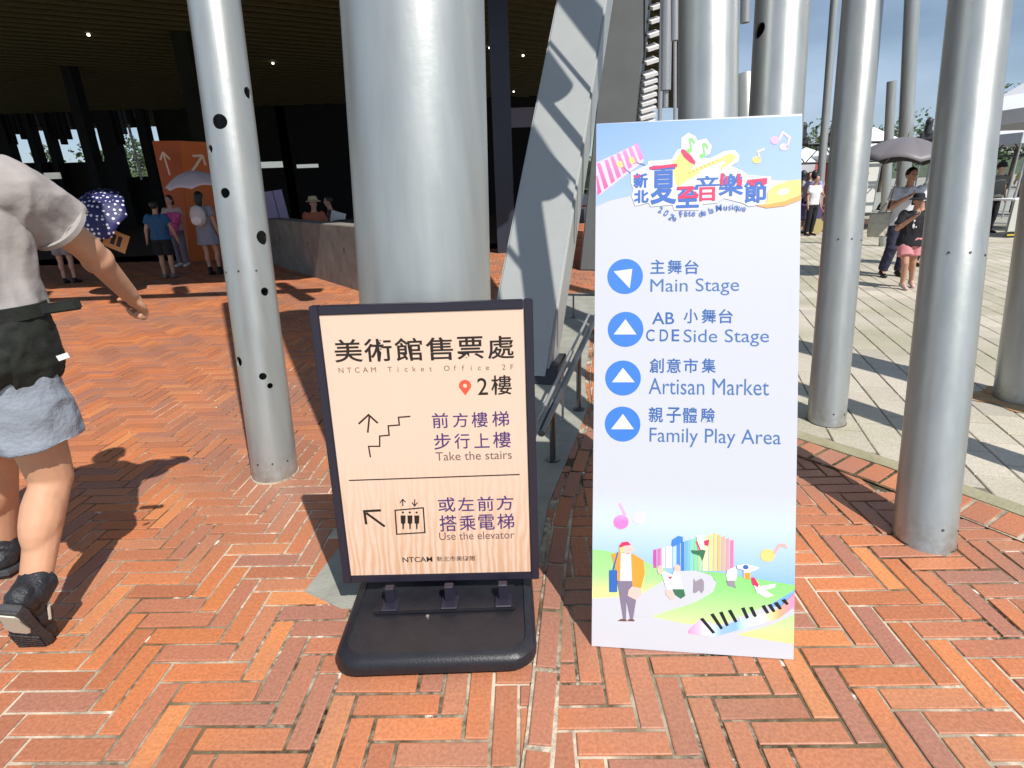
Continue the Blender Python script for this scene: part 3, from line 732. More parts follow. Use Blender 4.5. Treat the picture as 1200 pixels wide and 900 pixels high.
def flat(parent, name, pts, m, layer):
    bm = bmesh.new(); f = bm.faces.new([bm.verts.new((p[0], p[1], layer * .00035)) for p in pts]); f.normal_update()
    if f.normal.z < 0: f.normal_flip()
    bmesh.ops.triangulate(bm, faces=bm.faces[:]); me = bpy.data.meshes.new(name); bm.to_mesh(me); bm.free(); return link(name, me, m, parent)
def grad(name, stops, rough=.5, axis='Y', wob=0.0):
    m = bpy.data.materials.new(name); m.use_nodes = True; nt = m.node_tree; b = nt.nodes['Principled BSDF']; L = nt.links.new
    tcn = nt.nodes.new('ShaderNodeTexCoord'); sp = nt.nodes.new('ShaderNodeSeparateXYZ'); L(tcn.outputs['Object'], sp.inputs[0])
    lo, hi = stops[0][0], stops[-1][0]; mr = nt.nodes.new('ShaderNodeMapRange'); mr.inputs[1].default_value = lo; mr.inputs[2].default_value = hi
    L(sp.outputs[axis], mr.inputs[0]); rp = nt.nodes.new('ShaderNodeValToRGB')
    for i, (p, c) in enumerate(stops):
        q = (p - lo) / (hi - lo)
        e = rp.color_ramp.elements[i] if i < 2 else rp.color_ramp.elements.new(q)
        e.position = q; e.color = (*c, 1)
    L(mr.outputs[0], rp.inputs[0]); L(rp.outputs[0], b.inputs['Base Color']); b.inputs['Roughness'].default_value = rough
    MATS[name] = m; return m
def ellpts(cx, cy, rx, ry, rot=0, n=24):
    return [(cx + rx * cos(a) * cos(rot) - ry * sin(a) * sin(rot), cy + rx * cos(a) * sin(rot) + ry * sin(a) * cos(rot)) for a in [2 * pi * i / n for i in range(n)]]
def thick(pts, w):
    """outline of a polyline of width w"""
    L_, R_ = [], []
    for i, p in enumerate(pts):
        a = Vector(pts[max(0, i - 1)]); b = Vector(pts[min(len(pts) - 1, i + 1)]); t = (b - a).normalized(); n = Vector((-t.y, t.x)) * w / 2
        L_.append((p[0] + n.x, p[1] + n.y)); R_.append((p[0] - n.x, p[1] - n.y))
    return L_ + R_[::-1]

# ---------------- ticket office swing sign
M1 = sign_plane((-.652, 1.704, .13), (.075, 1.689, .13), (-.65, 1.788, 1.154)); S1 = plane_hit(M1)
sg = thing('ticket_office_sign', 'black framed cream pavement sign for the ticket office on a black rubber base', 'sign'); sg.matrix_world = M1
SW, SHt = .727, 1.028
fw = .030
M_FR = mat('frame_black', (.022, .020, .034), .35, bump=.05, bscale=80)
box('frame_bar', 0, fw, 0, SHt, -.035, .006, M_FR, sg, bev=.003)
box('frame_bar', SW - fw, SW, 0, SHt, -.035, .006, M_FR, sg, bev=.003)
box('frame_bar', fw + .0005, SW - fw - .0005, SHt - fw, SHt - .001, -.034, .005, M_FR, sg, bev=.003)
box('frame_bar', fw + .0005, SW - fw - .0005, .001, fw * 1.0, -.034, .005, M_FR, sg, bev=.003)
# poster with printed wood grain in its lower part
pm = bpy.data.materials.new('poster_paper'); pm.use_nodes = True; nt = pm.node_tree; b = nt.nodes['Principled BSDF']; L = nt.links.new
tcn = nt.nodes.new('ShaderNodeTexCoord'); mp_ = nt.nodes.new('ShaderNodeMapping'); mp_.inputs['Scale'].default_value = (1, .16, 1); mp_.inputs['Rotation'].default_value = (0, 0, .12)
wv = nt.nodes.new('ShaderNodeTexWave'); wv.inputs['Scale'].default_value = 13; wv.inputs['Distortion'].default_value = 12; wv.inputs['Detail'].default_value = 3; wv.inputs['Detail Scale'].default_value = 1.4
L(tcn.outputs['Object'], mp_.inputs[0]); L(mp_.outputs[0], wv.inputs[0])
sp = nt.nodes.new('ShaderNodeSeparateXYZ'); L(tcn.outputs['Object'], sp.inputs[0]); mr = nt.nodes.new('ShaderNodeMapRange'); mr.inputs[1].default_value = .5; mr.inputs[2].default_value = .1; L(sp.outputs['Y'], mr.inputs[0])
mu = nt.nodes.new('ShaderNodeMath'); mu.operation = 'MULTIPLY'; L(wv.outputs['Fac'], mu.inputs[0]); L(mr.outputs[0], mu.inputs[1])
mxx = nt.nodes.new('ShaderNodeMix'); mxx.data_type = 'RGBA'; mxx.inputs[6].default_value = (.78, .57, .44, 1); mxx.inputs[7].default_value = (.68, .41, .25, 1); L(mu.outputs[0], mxx.inputs[0])
L(mxx.outputs[2], b.inputs['Base Color']); b.inputs['Roughness'].default_value = .42
nb = nt.nodes.new('ShaderNodeTexNoise'); nb.inputs['Scale'].default_value = 5; L(mp_.outputs[0], nb.inputs[0]); bp = nt.nodes.new('ShaderNodeBump'); bp.inputs['Strength'].default_value = .25; bp.inputs['Distance'].default_value = .01; L(nb.outputs[0], bp.inputs['Height']); L(bp.outputs[0], b.inputs['Normal'])
box('poster', fw + .0005, SW - fw - .0005, fw + .0005, SHt - fw - .0005, -.010, 0, pm, sg)
box('back_board', fw + .001, SW - fw - .001, fw + .001, SHt - fw - .001, -.030, -.012, M_BLACK, sg)
INK = ink('brown_black', (.020, .012, .008)); INKP = ink('violet', (.075, .035, .16)); INKR = ink('red_pin', (.85, .10, .05))
def tx(par, S, items, m, layer, name='lettering'):
    """items: (text, u_left, v_top, u_right, v_bottom[, bold]) boxes read off the photograph"""
    out = []
    for it in items:
        body, u0, v0, u1, v1 = it[:5]; bold = it[5] if len(it) > 5 else 0.0
        xl, yb = S(u0, v1); xr, yt = S(u1, v0 + 0); xr2, _ = S(u1, v1)
        if len(it) > 6 and it[6]:   # baseline follows the right end too
            xr2, yb2 = S(u1, it[6]); rot = math.atan2(yb2 - yb, xr2 - xl)
        else: rot = 0
        x_, y_ = S(u0, v0); out.append((body, xl, yb, xr2 - xl, y_ - yb, rot, bold))
    return lettering(par, out, m, layer, name)
# heading, one part per line; characters spaced one by one
def row(par, S, chars, xs, w, v_top0, v_bot0, v_top1, v_bot1, m, layer, bold=0.0):
    """characters at left edges xs (px), heights interpolated from first to last"""
    out = []; n = len(xs)
    for i, (ch, x) in enumerate(zip(chars, xs)):
        if ch == ' ': continue
        f = (x - xs[0]) / max(1, xs[-1] - xs[0]); vt = v_top0 + (v_top1 - v_top0) * f; vb = v_bot0 + (v_bot1 - v_bot0) * f
        a = S(x, vb); c = S(x + w, vt); out.append((ch, a[0], a[1], c[0] - a[0], c[1] - a[1], 0, bold))
    return lettering(par, out, m, layer)
row(sg, S1, '美術館售票處', (393, 428, 464, 500, 536, 572), 30, 397, 425, 393, 421, INK, 1, .012)
def spaced(par, S, s, u0, u1, vt0, vb0, vt1, vb1, m, layer, bold=0.0):
    """a line of Latin text, letter-spaced between u0 and u1; cap height given"""
    out = []; n = len(s)
    h = S(u0, vt0)[1] - S(u0, vb0)[1]
    ref = glyphs('H')[0]; rh = max(b for a, b in ref) - min(b for a, b in ref); k = h / rh
    for i, ch in enumerate(s):
        if ch == ' ': continue
        f = i / max(1, n - 1); u = u0 + (u1 - u0) * f; vb = vb0 + (vb1 - vb0) * f
        g_ = glyphs(ch, bold)[0]; gy0 = min(b for a, b in g_); gy1 = max(b for a, b in g_); gx = max(a for a, b in g_) - min(a for a, b in g_)
        a = S(u, vb); out.append((ch, a[0] - gx * k / 2, a[1] + gy0 * k, gx * k, (gy1 - gy0) * k, 0, bold))
    return lettering(par, out, m, layer)
spaced(sg, S1, 'NTCAM Ticket Office 2F', 400, 600, 431, 437, 427, 433, ink('brown', (.22, .11, .07)), 1)
tx(sg, S1, [('2', 560, 443, 572, 463, .006), ('樓', 576, 440, 600, 463, .01)], INK, 1)
tx(sg, S1, [('前', 507, 484, 526, 502, .008), ('方', 531, 484, 549, 501, .008), ('樓', 553, 483, 572, 501, .008), ('梯', 577, 482, 597, 500, .008)], INKP, 1)
tx(sg, S1, [('步', 509, 508, 529, 527, .008), ('行', 533, 508, 551, 526, .008), ('上', 556, 508, 574, 525, .008), ('樓', 578, 506, 599, 525, .008)], INKP, 1)
tx(sg, S1, [('Take the stairs', 511, 530, 600, 540)], ink('grey', (.16, .10, .10)), 1)
tx(sg, S1, [('或', 514, 583, 534, 600, .008), ('左', 537, 583, 556, 599, .008), ('前', 560, 582, 579, 599, .008), ('方', 582, 581, 602, 598, .008)], INKP, 1)
tx(sg, S1, [('搭', 516, 604, 536, 623, .008), ('乘', 539, 604, 558, 622, .008), ('電', 561, 603, 580, 621, .008), ('梯', 583, 602, 603, 620, .008)], INKP, 1)
tx(sg, S1, [('Use the elevator', 515, 624, 603, 633)], ink('grey', (.16, .10, .10)), 1)
tx(sg, S1, [('NTCAM', 472, 653, 507, 659, .01), ('新北市美術館', 512, 652, 557, 658, .004)], INK, 1)
flat(sg, 'rule', thick([S1(409, 563), S1(609, 556)], .0045), INK, 1)
# map pin
c = S1(545, 452); pin = [(c[0] + .0205 * cos(a), c[1] + .0205 * sin(a)) for a in [radians(200 - i * 11) for i in range(21)]] + [(c[0] - .001, c[1] - .034)]
flat(sg, 'map_pin', pin, INKR, 1); flat(sg, 'pin_hole', ellpts(c[0], c[1], .007, .007), ink('cream_dot', (.78, .57, .44)), 2)
def stroke(px, w, m, layer, name='pictogram_line', par=None, S=None):
    P_ = [S(*p) for p in px]
    for i, (a, b_) in enumerate(zip(P_, P_[1:])):
        a, b_ = Vector(a), Vector(b_); t = (b_ - a).normalized() * w * .5 if len(P_) > 2 else Vector((0, 0))
        flat(par, name, thick([tuple(a - t), tuple(b_ + t)], w), m, layer + .02 * i)
k = dict(par=sg, S=S1)
stroke([(431, 507), (433, 487)], .006, INK, 1, **k); stroke([(421, 496), (432, 486), (442, 495)], .006, INK, 2, **k)
stroke([(434, 535), (432, 523), (445, 523), (445, 511), (456, 510), (455, 499), (468, 498), (467, 489), (480, 488)], .005, INK, 1, **k)
stroke([(451, 617), (429, 601)], .009, INK, 1, **k); stroke([(429, 613), (427, 599), (445, 598)], .009, INK, 2, **k)
stroke([(463, 598), (496, 595), (498, 624), (465, 626), (463, 598)], .005, INK, 1, **k)
stroke([(472, 593), (472, 586)], .004, INK, 1, **k); stroke([(469, 589), (472, 585), (475, 588)], .0035, INK, 2, **k)
stroke([(486, 585), (486, 592)], .004, INK, 1, **k); stroke([(483, 589), (486, 593), (489, 589)], .0035, INK, 2, **k)
for u in (472.5, 480.5, 488.5):
    flat(sg, 'lift_figure', [S1(u - 3.1, 604), S1(u + 2.9, 604), S1(u + 2.6, 613), S1(u + 1, 614), S1(u + .8, 620), S1(u - .8, 620), S1(u - 1, 614), S1(u - 2.7, 613)], INK, 1)
    flat(sg, 'lift_figure_head', ellpts(*S1(u - .3, 600.5), .004, .004), INK, 1)
# rubber base lies on the ground: part of the sign, in its local frame
Mi = M1.inverted()
def base_part(name, bm, m, auto=35):
    for v in bm.verts: v.co = Mi @ v.co
    return from_bm(name, bm, m, sg, auto=auto)
def rrect(x0, x1, y0, y1, r, n=7):
    P_ = []
    for cx, cy, a0 in ((x1 - r, y1 - r, 0), (x0 + r, y1 - r, 90), (x0 + r, y0 + r, 180), (x1 - r, y0 + r, 270)):
        for i in range(n + 1):
            a = radians(a0 + 90 * i / n); P_.append((cx + r * cos(a), cy + r * sin(a)))
    return P_
def stack(outlines):
    bm = bmesh.new(); rows = [[bm.verts.new((p[0], p[1], z)) for p in pts] for pts, z in outlines]
    for a, b_ in zip(rows, rows[1:]):
        for i in range(len(a)): bm.faces.new((a[i], a[(i + 1) % len(a)], b_[(i + 1) % len(a)], b_[i]))
    bm.faces.new(rows[0][::-1]); bm.faces.new(rows[-1]); return bm
X0, X1, Y0, Y1 = -.625, .052, 1.385, 2.05
base_part('rubber_base', stack([(rrect(X0 + .012, X1 - .012, Y0 + .012, Y1, .085), .008), (rrect(X0, X1, Y0, Y1, .09), .018), (rrect(X0, X1, Y0, Y1, .09), .040), (rrect(X0 + .006, X1 - .006, Y0 + .006, Y1 - .006, .085), .055),
    (rrect(X0 + .022, X1 - .022, Y0 + .022, Y1 - .02, .075), .066), (rrect(X0 + .036, X1 - .036, Y0 + .04, Y1 - .04, .065), .070), (rrect(X0 + .040, X1 - .040, Y0 + .044, Y1 - .045, .060), .066)]), M_BLACK)
bm = bmesh.new(); bbox(bm, X0 + .10, X1 - .07, 1.60, 1.90, .066, .080); bmesh.ops.bevel(bm, geom=bm.edges[:], offset=.004, segments=2, affect='EDGES'); base_part('raised_plate', bm, M_BLACK)
for x in (-.47, -.255, -.06):
    bm = bmesh.new(); bbox(bm, x - .017, x + .017, 1.635, 1.662, .078, .150); bmesh.ops.bevel(bm, geom=bm.edges[:], offset=.003, segments=1, affect='EDGES'); base_part('upright_bracket', bm, M_FR)
    bm = bmesh.new(); bbox(bm, x - .030, x + .030, 1.600, 1.668, .0805, .088); bmesh.ops.bevel(bm, geom=bm.edges[:], offset=.003, segments=1, affect='EDGES'); base_part('bracket_foot', bm, M_FR)
bm = bmesh.new(); tube_bm(bm, (-.33, 1.585, .066), (-.33, 1.585, .0715), .006, .006, 10); base_part('screw', bm, mat('screw_steel', (.6, .6, .6), .3, metal=.9))

# ---------------- tall event board
M2 = sign_plane((.241, 1.492, 0.0), (.894, 1.404, 0.0), (.312, 2.064, 1.689)); S2 = plane_hit(M2)
bd = thing('event_board', 'tall white and pale blue foam board listing the festival stages, leaning back', 'sign'); bd.matrix_world = M2
TL, TR, BR_ = S2(697, 145), S2(938, 138), S2(930, 773)
BW, BH = .659, 1.784
yv = lambda v: S2(815, v)[1]
PANEL = grad('board_print', [(0, (.56, .575, .62)), (yv(722), (.56, .575, .62)), (yv(715), (.16, .36, .70)), (yv(690), (.22, .44, .72)), (yv(655), (.38, .56, .76)), (yv(615), (.56, .66, .77)), (yv(575), (.555, .57, .62)), (BH, (.555, .57, .625))], .38)
bm = bmesh.new(); bbox(bm, 0, BW, 0, BH, -.008, 0); o = from_bm('foam_panel', bm, PANEL, bd)
T = lambda X, Y: S2(690 + X / 4.8, 140 + Y / 4.8)
B = lambda X, Y: S2(690 + X / 4.5, 580 + Y / 4.5)
cl = lambda p: (min(max(p[0], .0008), BW - .0008), min(max(p[1], .0008), BH - .0008))
def art(name, F_, pts, m, layer): return flat(bd, name, [cl(F_(*p)) for p in pts], m, layer)
BLUE1 = grad('header_blue', [(yv(245), (.36, .50, .72)), (BH, (.21, .36, .69))], .4)
art('header_sky', T, [(20, 0), (1200, -20), (1200, 345), (1050, 338), (900, 335), (700, 350), (450, 385), (250, 425), (120, 455), (20, 490)], BLUE1, 1)
WH = ink('white', (.64, .65, .69)); PINK = ink('pink', (.85, .09, .30)); PINK2 = ink('soft_pink', (.85, .40, .62)); RED = ink('crimson', (.80, .03, .12)); ROY = ink('royal_blue', (.035, .13, .46))
YEL = ink('warm_yellow', (.86, .60, .20)); ORG = ink('soft_orange', (.85, .36, .10)); GRN = ink('leaf_green', (.22, .60, .18))
PKG = grad('key_pink', [(yv(230), (.85, .07, .25)), (yv(170), (.85, .25, .55))], .45)
art('keyboard_backing', T, [(30, 245), (270, 140), (310, 235), (60, 425), (30, 395)], ink('pale_pink', (.80, .55, .75)), 2)
for i, (x0, y0, x1, y1) in enumerate(((30, 320, 62, 425), (45, 250, 100, 395), (88, 232, 138, 362), (120, 212, 172, 335), (155, 195, 205, 308), (190, 178, 235, 280), (222, 160, 265, 255), (255, 142, 300, 232))):
    art('piano_key', T, [(x0, y0), (x0 + 18, y0 - 7), (x1 + 10, y1 - 16), (x1 - 12, y1)], PKG, 3)
art('finger', T, [(160, 235), (185, 235), (195, 265), (175, 275), (155, 255)], YEL, 4); art('finger', T, [(228, 210), (250, 212), (262, 240), (240, 255), (225, 235)], YEL, 4)
art('thin_line', T, [(268, 240), (320, 256), (321, 262), (268, 246)], ink('thin', (.1, .15, .35)), 4); art('thin_line', T, [(195, 268), (238, 302), (236, 307), (192, 272)], ink('thin', (.1, .15, .35)), 4)
# white silhouette behind the logo
art('logo_backing', T, [(235, 300), (330, 255), (335, 235), (465, 225), (500, 170), (518, 165), (520, 105), (560, 75), (600, 95), (610, 120), (660, 108), (692, 150), (680, 195), (640, 215), (680, 220), (760, 180), (820, 172), (848, 205), (840, 240), (800, 262), (830, 275), (855, 285), (895, 312), (960, 318), (1025, 322), (1022, 380), (1000, 410), (985, 480), (900, 490), (860, 470), (760, 445), (720, 470), (640, 478), (620, 512), (480, 512), (470, 480), (350, 492), (335, 470), (260, 488), (240, 430), (250, 395), (238, 360)], WH, 5)
art('trumpet_bell', T, [(470, 250), (525, 178), (560, 215), (598, 250), (570, 290), (560, 310), (640, 290), (560, 340), (500, 380), (480, 340)], YEL, 6)
art('trumpet_mouth', T, [(520, 168), (540, 172), (575, 205), (600, 240), (596, 256), (570, 245), (535, 215), (518, 185)], RED, 7)
art('trumpet_tube', T, [(540, 300), (620, 268), (700, 235), (780, 198), (815, 195), (828, 215), (800, 245), (770, 262), (745, 285), (740, 265), (775, 240), (760, 232), (660, 272), (600, 300), (560, 330)], YEL, 7)
for i in range(8): art('dot', T, [(560 + 22 * i, 300 - 10 * i), (568 + 22 * i, 297 - 10 * i), (570 + 22 * i, 305 - 10 * i), (562 + 22 * i, 308 - 10 * i)], ORG, 8)
for dx, dy in ((0, 0), (75, 28)):
    art('green_note', T, ellpts(563 + dx, 178 + dy, 17, 13, -.3), GRN, 7)
    art('green_stem', T, [(572 + dx, 176 + dy), (562 + dx, 112 + dy), (570 + dx, 108 + dy), (581 + dx, 172 + dy)], GRN, 7.3); art('green_flag', T, [(563 + dx, 108 + dy), (580 + dx, 104 + dy), (598 + dx, 128 + dy), (590 + dx, 142 + dy), (582 + dx, 124 + dy), (568 + dx, 122 + dy)], GRN, 7.6)
def TT(items, m, layer, bold=.012):
    out = []
    for ch, x0, y0, x1, y1, *r in items:
        a = T(x0, y1); b_ = T(x1, y0); out.append((ch, a[0], a[1], b_[0] - a[0], b_[1] - a[1], r[0] if r else 0, bold))
    px_ = abs(T(10, 0)[0] - T(0, 0)[0]) / 10
    for i_, (dx, dy) in enumerate(((2.2, 0), (-2.2, 0), (0, 2), (0, -2))):
        lettering(bd, [(q[0], q[1] + dx * px_, q[2] + dy * px_) + q[3:] for q in out], m, layer - .5 + i_ * .1)
    return lettering(bd, out, m, layer)
TT([('夏', 348, 258, 492, 478), ('至', 492, 380, 618, 498), ('樂', 730, 305, 868, 432), ('節', 872, 338, 1000, 475), ('新', 252, 303, 330, 386), ('北', 255, 398, 335, 470)], ROY, 8)
TT([('立', 602, 318, 732, 376)], ROY, 8); TT([('日', 622, 382, 708, 460)], RED, 8, .012)
for q in (((340, 268), (495, 250), (496, 268), (342, 284)), ((496, 380), (588, 376), (592, 392), (498, 396)), ((560, 392), (590, 392), (535, 432), (505, 436)), ((500, 434), (615, 425), (612, 442), (502, 448)), ((598, 405), (618, 428), (606, 436), (588, 412)),
          ((742, 305), (760, 303), (752, 372), (736, 370)), ((770, 318), (780, 320), (776, 368), (766, 366)), ((836, 305), (856, 308), (848, 335), (862, 338), (858, 378), (832, 370)), ((890, 342), (1002, 330), (1000, 362), (975, 372), (970, 350), (935, 355), (930, 375), (905, 372), (906, 358), (890, 362)), ((252, 312), (270, 322), (268, 334), (254, 326)), ((285, 306), (292, 318), (278, 330), (274, 322))):
    art('red_stroke', T, q, RED, 10)
curve = [(388, 510), (412, 518), (437, 537), (462, 556), (482, 562), (502, 547), (524, 538), (547, 535), (568, 533), (588, 533), (608, 535), (632, 536), (650, 530), (668, 524), (688, 518), (704, 512), (722, 506), (750, 501), (776, 499), (800, 498), (820, 497), (842, 500), (864, 506), (884, 508)]
msg = '2026 Fête de la Musique'; its = []
ref = glyphs('H')[0]; rh = max(b for a, b in ref); hh = T(500, 500)[1] - T(500, 534)[1]; kk = hh / rh
n = len(msg); tot = 0
wd = lambda c: (lambda q: max(x for x, y in q) - min(x for x, y in q))(glyphs(c)[0]) if c != ' ' else .22
adv = [wd(c) + .16 for c in msg]; acc = 0; S_ = sum(adv)
def along_curve(f):
    q = f * (len(curve) - 1); i = min(int(q), len(curve) - 2); r = q - i; return (curve[i][0] * (1 - r) + curve[i + 1][0] * r, curve[i][1] * (1 - r) + curve[i + 1][1] * r)
for ch, ad_ in zip(msg, adv):
    f = (acc + ad_ / 2) / S_; acc += ad_
    if ch == ' ': continue
    p = along_curve(f); p2 = along_curve(min(1, f + .03)); p1 = along_curve(max(0, f - .03)); a = T(*p); a1 = T(*p1); a2 = T(*p2); rot = math.atan2(a2[1] - a1[1], a2[0] - a1[0])
    gl = glyphs(ch)[0]; gx = max(x for x, y in gl) - min(x for x, y in gl); gy0 = min(y for x, y in gl); gy1 = max(y for x, y in gl)
    # a is the centre of the letter's baseline band
    bx = a[0] - cos(rot) * gx * kk / 2 + sin(rot) * hh * .3; by = a[1] - sin(rot) * gx * kk / 2 - cos(rot) * hh * .3 + gy0 * kk
    its.append((ch, bx, by, gx * kk * .92, (gy1 - gy0) * kk, rot, .006))
lettering(bd, its, ROY, 9)
art('horn', T, [(930, 482), (1000, 470), (1010, 400), (1040, 375), (1120, 345), (1195, 338), (1195, 450), (1100, 485), (1000, 498)], YEL, 4)
art('horn_shade', T, [(930, 482), (1010, 478), (1100, 460), (1195, 425), (1195, 452), (1100, 487), (1000, 499)], ORG, 5)
art('horn_mouth', T, ellpts(1092, 408, 34, 18, -.3), WH, 5)
art('note_head', T, ellpts(1045, 118, 24, 22), PINK2, 4); art('note_head', T, ellpts(1096, 156, 24, 20), ink('pale_pink', (.80, .55, .75)), 4)
art('note_stem', T, [(1062, 118), (1085, 70), (1092, 66), (1138, 100), (1118, 160), (1108, 160), (1122, 108), (1094, 82), (1072, 122)], ink('pale_pink', (.80, .55, .75)), 4)
art('note_head', T, ellpts(943, 228, 25, 20), YEL, 4); art('note_stem', T, [(956, 224), (946, 178), (985, 160), (990, 172), (956, 186), (966, 222)], ink('pale_orange', (.85, .60, .50)), 4)
# direction list
CB = ink('circle_blue', (.04, .19, .62)); TB = ink('text_blue', (.035, .12, .36)); TB2 = ink('text_blue_light', (.06, .15, .38))
for (u, v), tri in (((732.5, 324), ((719, 318), (741, 315), (738, 338))), ((733, 386), ((733, 374), (746, 392), (719, 392))), ((730, 443), ((730, 431), (744, 448), (717, 448))), ((729.5, 497), ((730, 485), (743, 503), (716, 503)))):
    c = S2(u, v); r = abs(S2(u + 21, v)[0] - c[0]); flat(bd, 'arrow_disc', ellpts(c[0], c[1], r, r, n=40), CB, 1); flat(bd, 'arrow_triangle', [S2(*t) for t in tri], WH, 2)
row(bd, S2, '主舞台', (762, 782, 802), 17, 304, 321, 304.5, 321.5, TB, 1, .015)
tx(bd, S2, [('Main Stage', 762, 327, 866, 347)], TB2, 1)
row(bd, S2, '小舞台', (801, 822, 842), 17, 362, 379, 362, 379, TB, 1, .015)
tx(bd, S2, [('AB', 764, 366, 790, 380, .01), ('C', 757, 386, 767, 400, .01), ('D', 773, 386, 783, 400, .01), ('E', 787, 386, 796, 400, .01)], TB, 1)
tx(bd, S2, [('Side Stage', 801, 386, 901, 406)], TB2, 1)
row(bd, S2, '創意市集', (761, 781, 801, 822), 17, 420, 437, 420, 437, TB, 1, .015)
tx(bd, S2, [('Artisan Market', 760, 443, 901, 462)], TB2, 1)
row(bd, S2, '親子體驗', (760, 781, 800, 821), 17, 477, 495, 478, 496, TB, 1, .015)
tx(bd, S2, [('Family Play Area', 761, 501, 915, 523)], TB2, 1)
# printed landscape
HILL = grad('hill_green', [(yv(702), (.75, .85, .30)), (yv(680), (.38, .75, .28)), (yv(645), (.30, .68, .22))], .5)
HILL2 = grad('hill_green_b', [(yv(755), (.85, .88, .25)), (yv(725), (.55, .80, .32)), (yv(690), (.28, .70, .22)), (yv(670), (.25, .62, .20))], .5)
PATHC = ink('path_white', (.57, .58, .63))
art('hill', B, [(0, 285), (100, 295), (250, 335), (400, 390), (420, 460), (300, 520), (0, 560)], HILL, 2)
art('ground_strip', B, [(0, 545), (260, 530), (480, 405), (640, 430), (700, 560), (1100, 600), (1100, 900), (0, 900)], PATHC, 3)
art('hill', B, [(490, 400), (560, 400), (700, 410), (800, 430), (1000, 460), (1095, 475), (1095, 500), (950, 580), (700, 680), (520, 680), (330, 640), (470, 590), (600, 545), (660, 490), (668, 450), (630, 415)], HILL2, 4)
art('path_bend', B, [(470, 400), (560, 398), (640, 420), (672, 460), (655, 510), (560, 565), (420, 610), (330, 640), (240, 640), (240, 530), (430, 470)], PATHC, 5)
art('hill', B, [(780, 735), (950, 690), (1095, 630), (1095, 785), (950, 765)], HILL2, 5)
KEYS = grad('piano_colours', [(.31, (.86, .22, .50)), (.36, (.86, .55, .70)), (.385, (.75, .82, .88)), (.43, (.30, .50, .85)), (.475, (.25, .48, .85)), (.50, (.50, .78, .74)), (.55, (.8, .84, .82)), (.59, (.86, .65, .30)), (.615, (.86, .40, .20)), (.655, (.86, .30, .50))], .5, axis='X')
art('keyboard_band', B, [(525, 715), (580, 655), (700, 690), (860, 640), (1000, 600), (1095, 515), (1095, 590), (1000, 650), (860, 690), (720, 730), (660, 748), (525, 728)], KEYS, 6)
BK = ink('key_black', (.01, .01, .015))
for x0, y0, x1, y1 in ((590, 652, 660, 730), (645, 628, 702, 708), (692, 618, 732, 692), (738, 608, 778, 672), (808, 596, 838, 652), (850, 592, 880, 644), (915, 584, 945, 626), (948, 578, 978, 618), (982, 568, 1012, 604), (1022, 552, 1048, 580)):
    art('black_key', B, [(x0 - 6, y0), (x0 + 12, y0 - 6), (x1 + 6, y1 - 6), (x1 - 8, y1)], BK, 7)
art('key_gap', B, [(780, 630), (786, 628), (822, 692), (814, 694)], WH, 7)
# striped building
cols = [(.55, .08, .40), (.80, .15, .40), (.86, .62, .75), (.82, .82, .86), (.45, .62, .88), (.08, .25, .70), (.05, .20, .60), (.15, .45, .60), (.20, .62, .50), (.25, .65, .30), (.40, .72, .30), (.84, .80, .45), (.86, .70, .25), (.86, .60, .20), (.86, .50, .18), (.86, .42, .30), (.86, .35, .35), (.80, .20, .40)]
x = 340
for i, cc in enumerate(cols):
    w_ = 22 if i not in (3, 11) else 34; t0 = 290 - (x - 340) * .28 if x < 640 else 195 + (x - 640) * .42
    art('facade_stripe', B, [(x, t0), (x + w_ - 5, t0 - 4), (x + w_ - 5, 400 if x > 480 else 385), (x, 400 if x > 480 else 385)], ink('stripe_%s' % 'abcdefghijklmnopqr'[i], cc), 3.3); x += w_ + .5
art('blue_tube', B, [(440, 235), (470, 215), (495, 220), (495, 245), (450, 270), (436, 268)], ink('tube_blue', (.05, .22, .65)), 8)
art('dancer', B, [(538, 290), (575, 292), (590, 285), (616, 292), (600, 345), (585, 318), (545, 305)], ink('dark_green', (.04, .16, .08)), 8)
art('dancer_top', B, [(566, 215), (600, 210), (612, 250), (600, 285), (578, 290)], ink('blouse', (.85, .78, .80)), 8.5); art('dancer_scarf', B, [(606, 240), (634, 234), (628, 268), (608, 262)], RED, 8.8); art('dancer_arm', B, [(570, 240), (590, 290), (582, 292), (565, 245)], RED, 9)
# printed walker with beret
SKN = ink('face_pink', (.86, .52, .46)); TROU = ink('mauve_grey', (.22, .18, .26)); JCK = ink('jacket_orange', (.86, .33, .04))
art('walker_leg', B, [(150, 450), (225, 450), (198, 560), (196, 655), (182, 655)], TROU, 8); art('walker_leg', B, [(200, 450), (250, 455), (248, 560), (232, 655), (220, 655), (200, 560)], TROU, 8.4)
art('walker_jacket', B, [(120, 310), (160, 300), (235, 310), (290, 345), (296, 410), (275, 490), (232, 485), (228, 450), (150, 450), (138, 380)], JCK, 8.8)
art('walker_shirt', B, [(168, 305), (222, 305), (228, 452), (164, 452)], WH, 9.2)
art('walker_face', B, ellpts(205, 285, 30, 24), SKN, 9.2); art('walker_nose', B, [(228, 275), (246, 285), (230, 294)], SKN, 9.3); art('walker_hair', B, [(160, 275), (185, 265), (180, 305), (162, 300)], YEL, 9.6)
art('walker_beret', B, [(160, 268), (175, 248), (205, 244), (222, 262), (190, 266), (165, 276)], RED, 10)
art('walker_hand', B, [(228, 480), (275, 490), (278, 525), (245, 550), (205, 530), (210, 500)], SKN, 9.6)
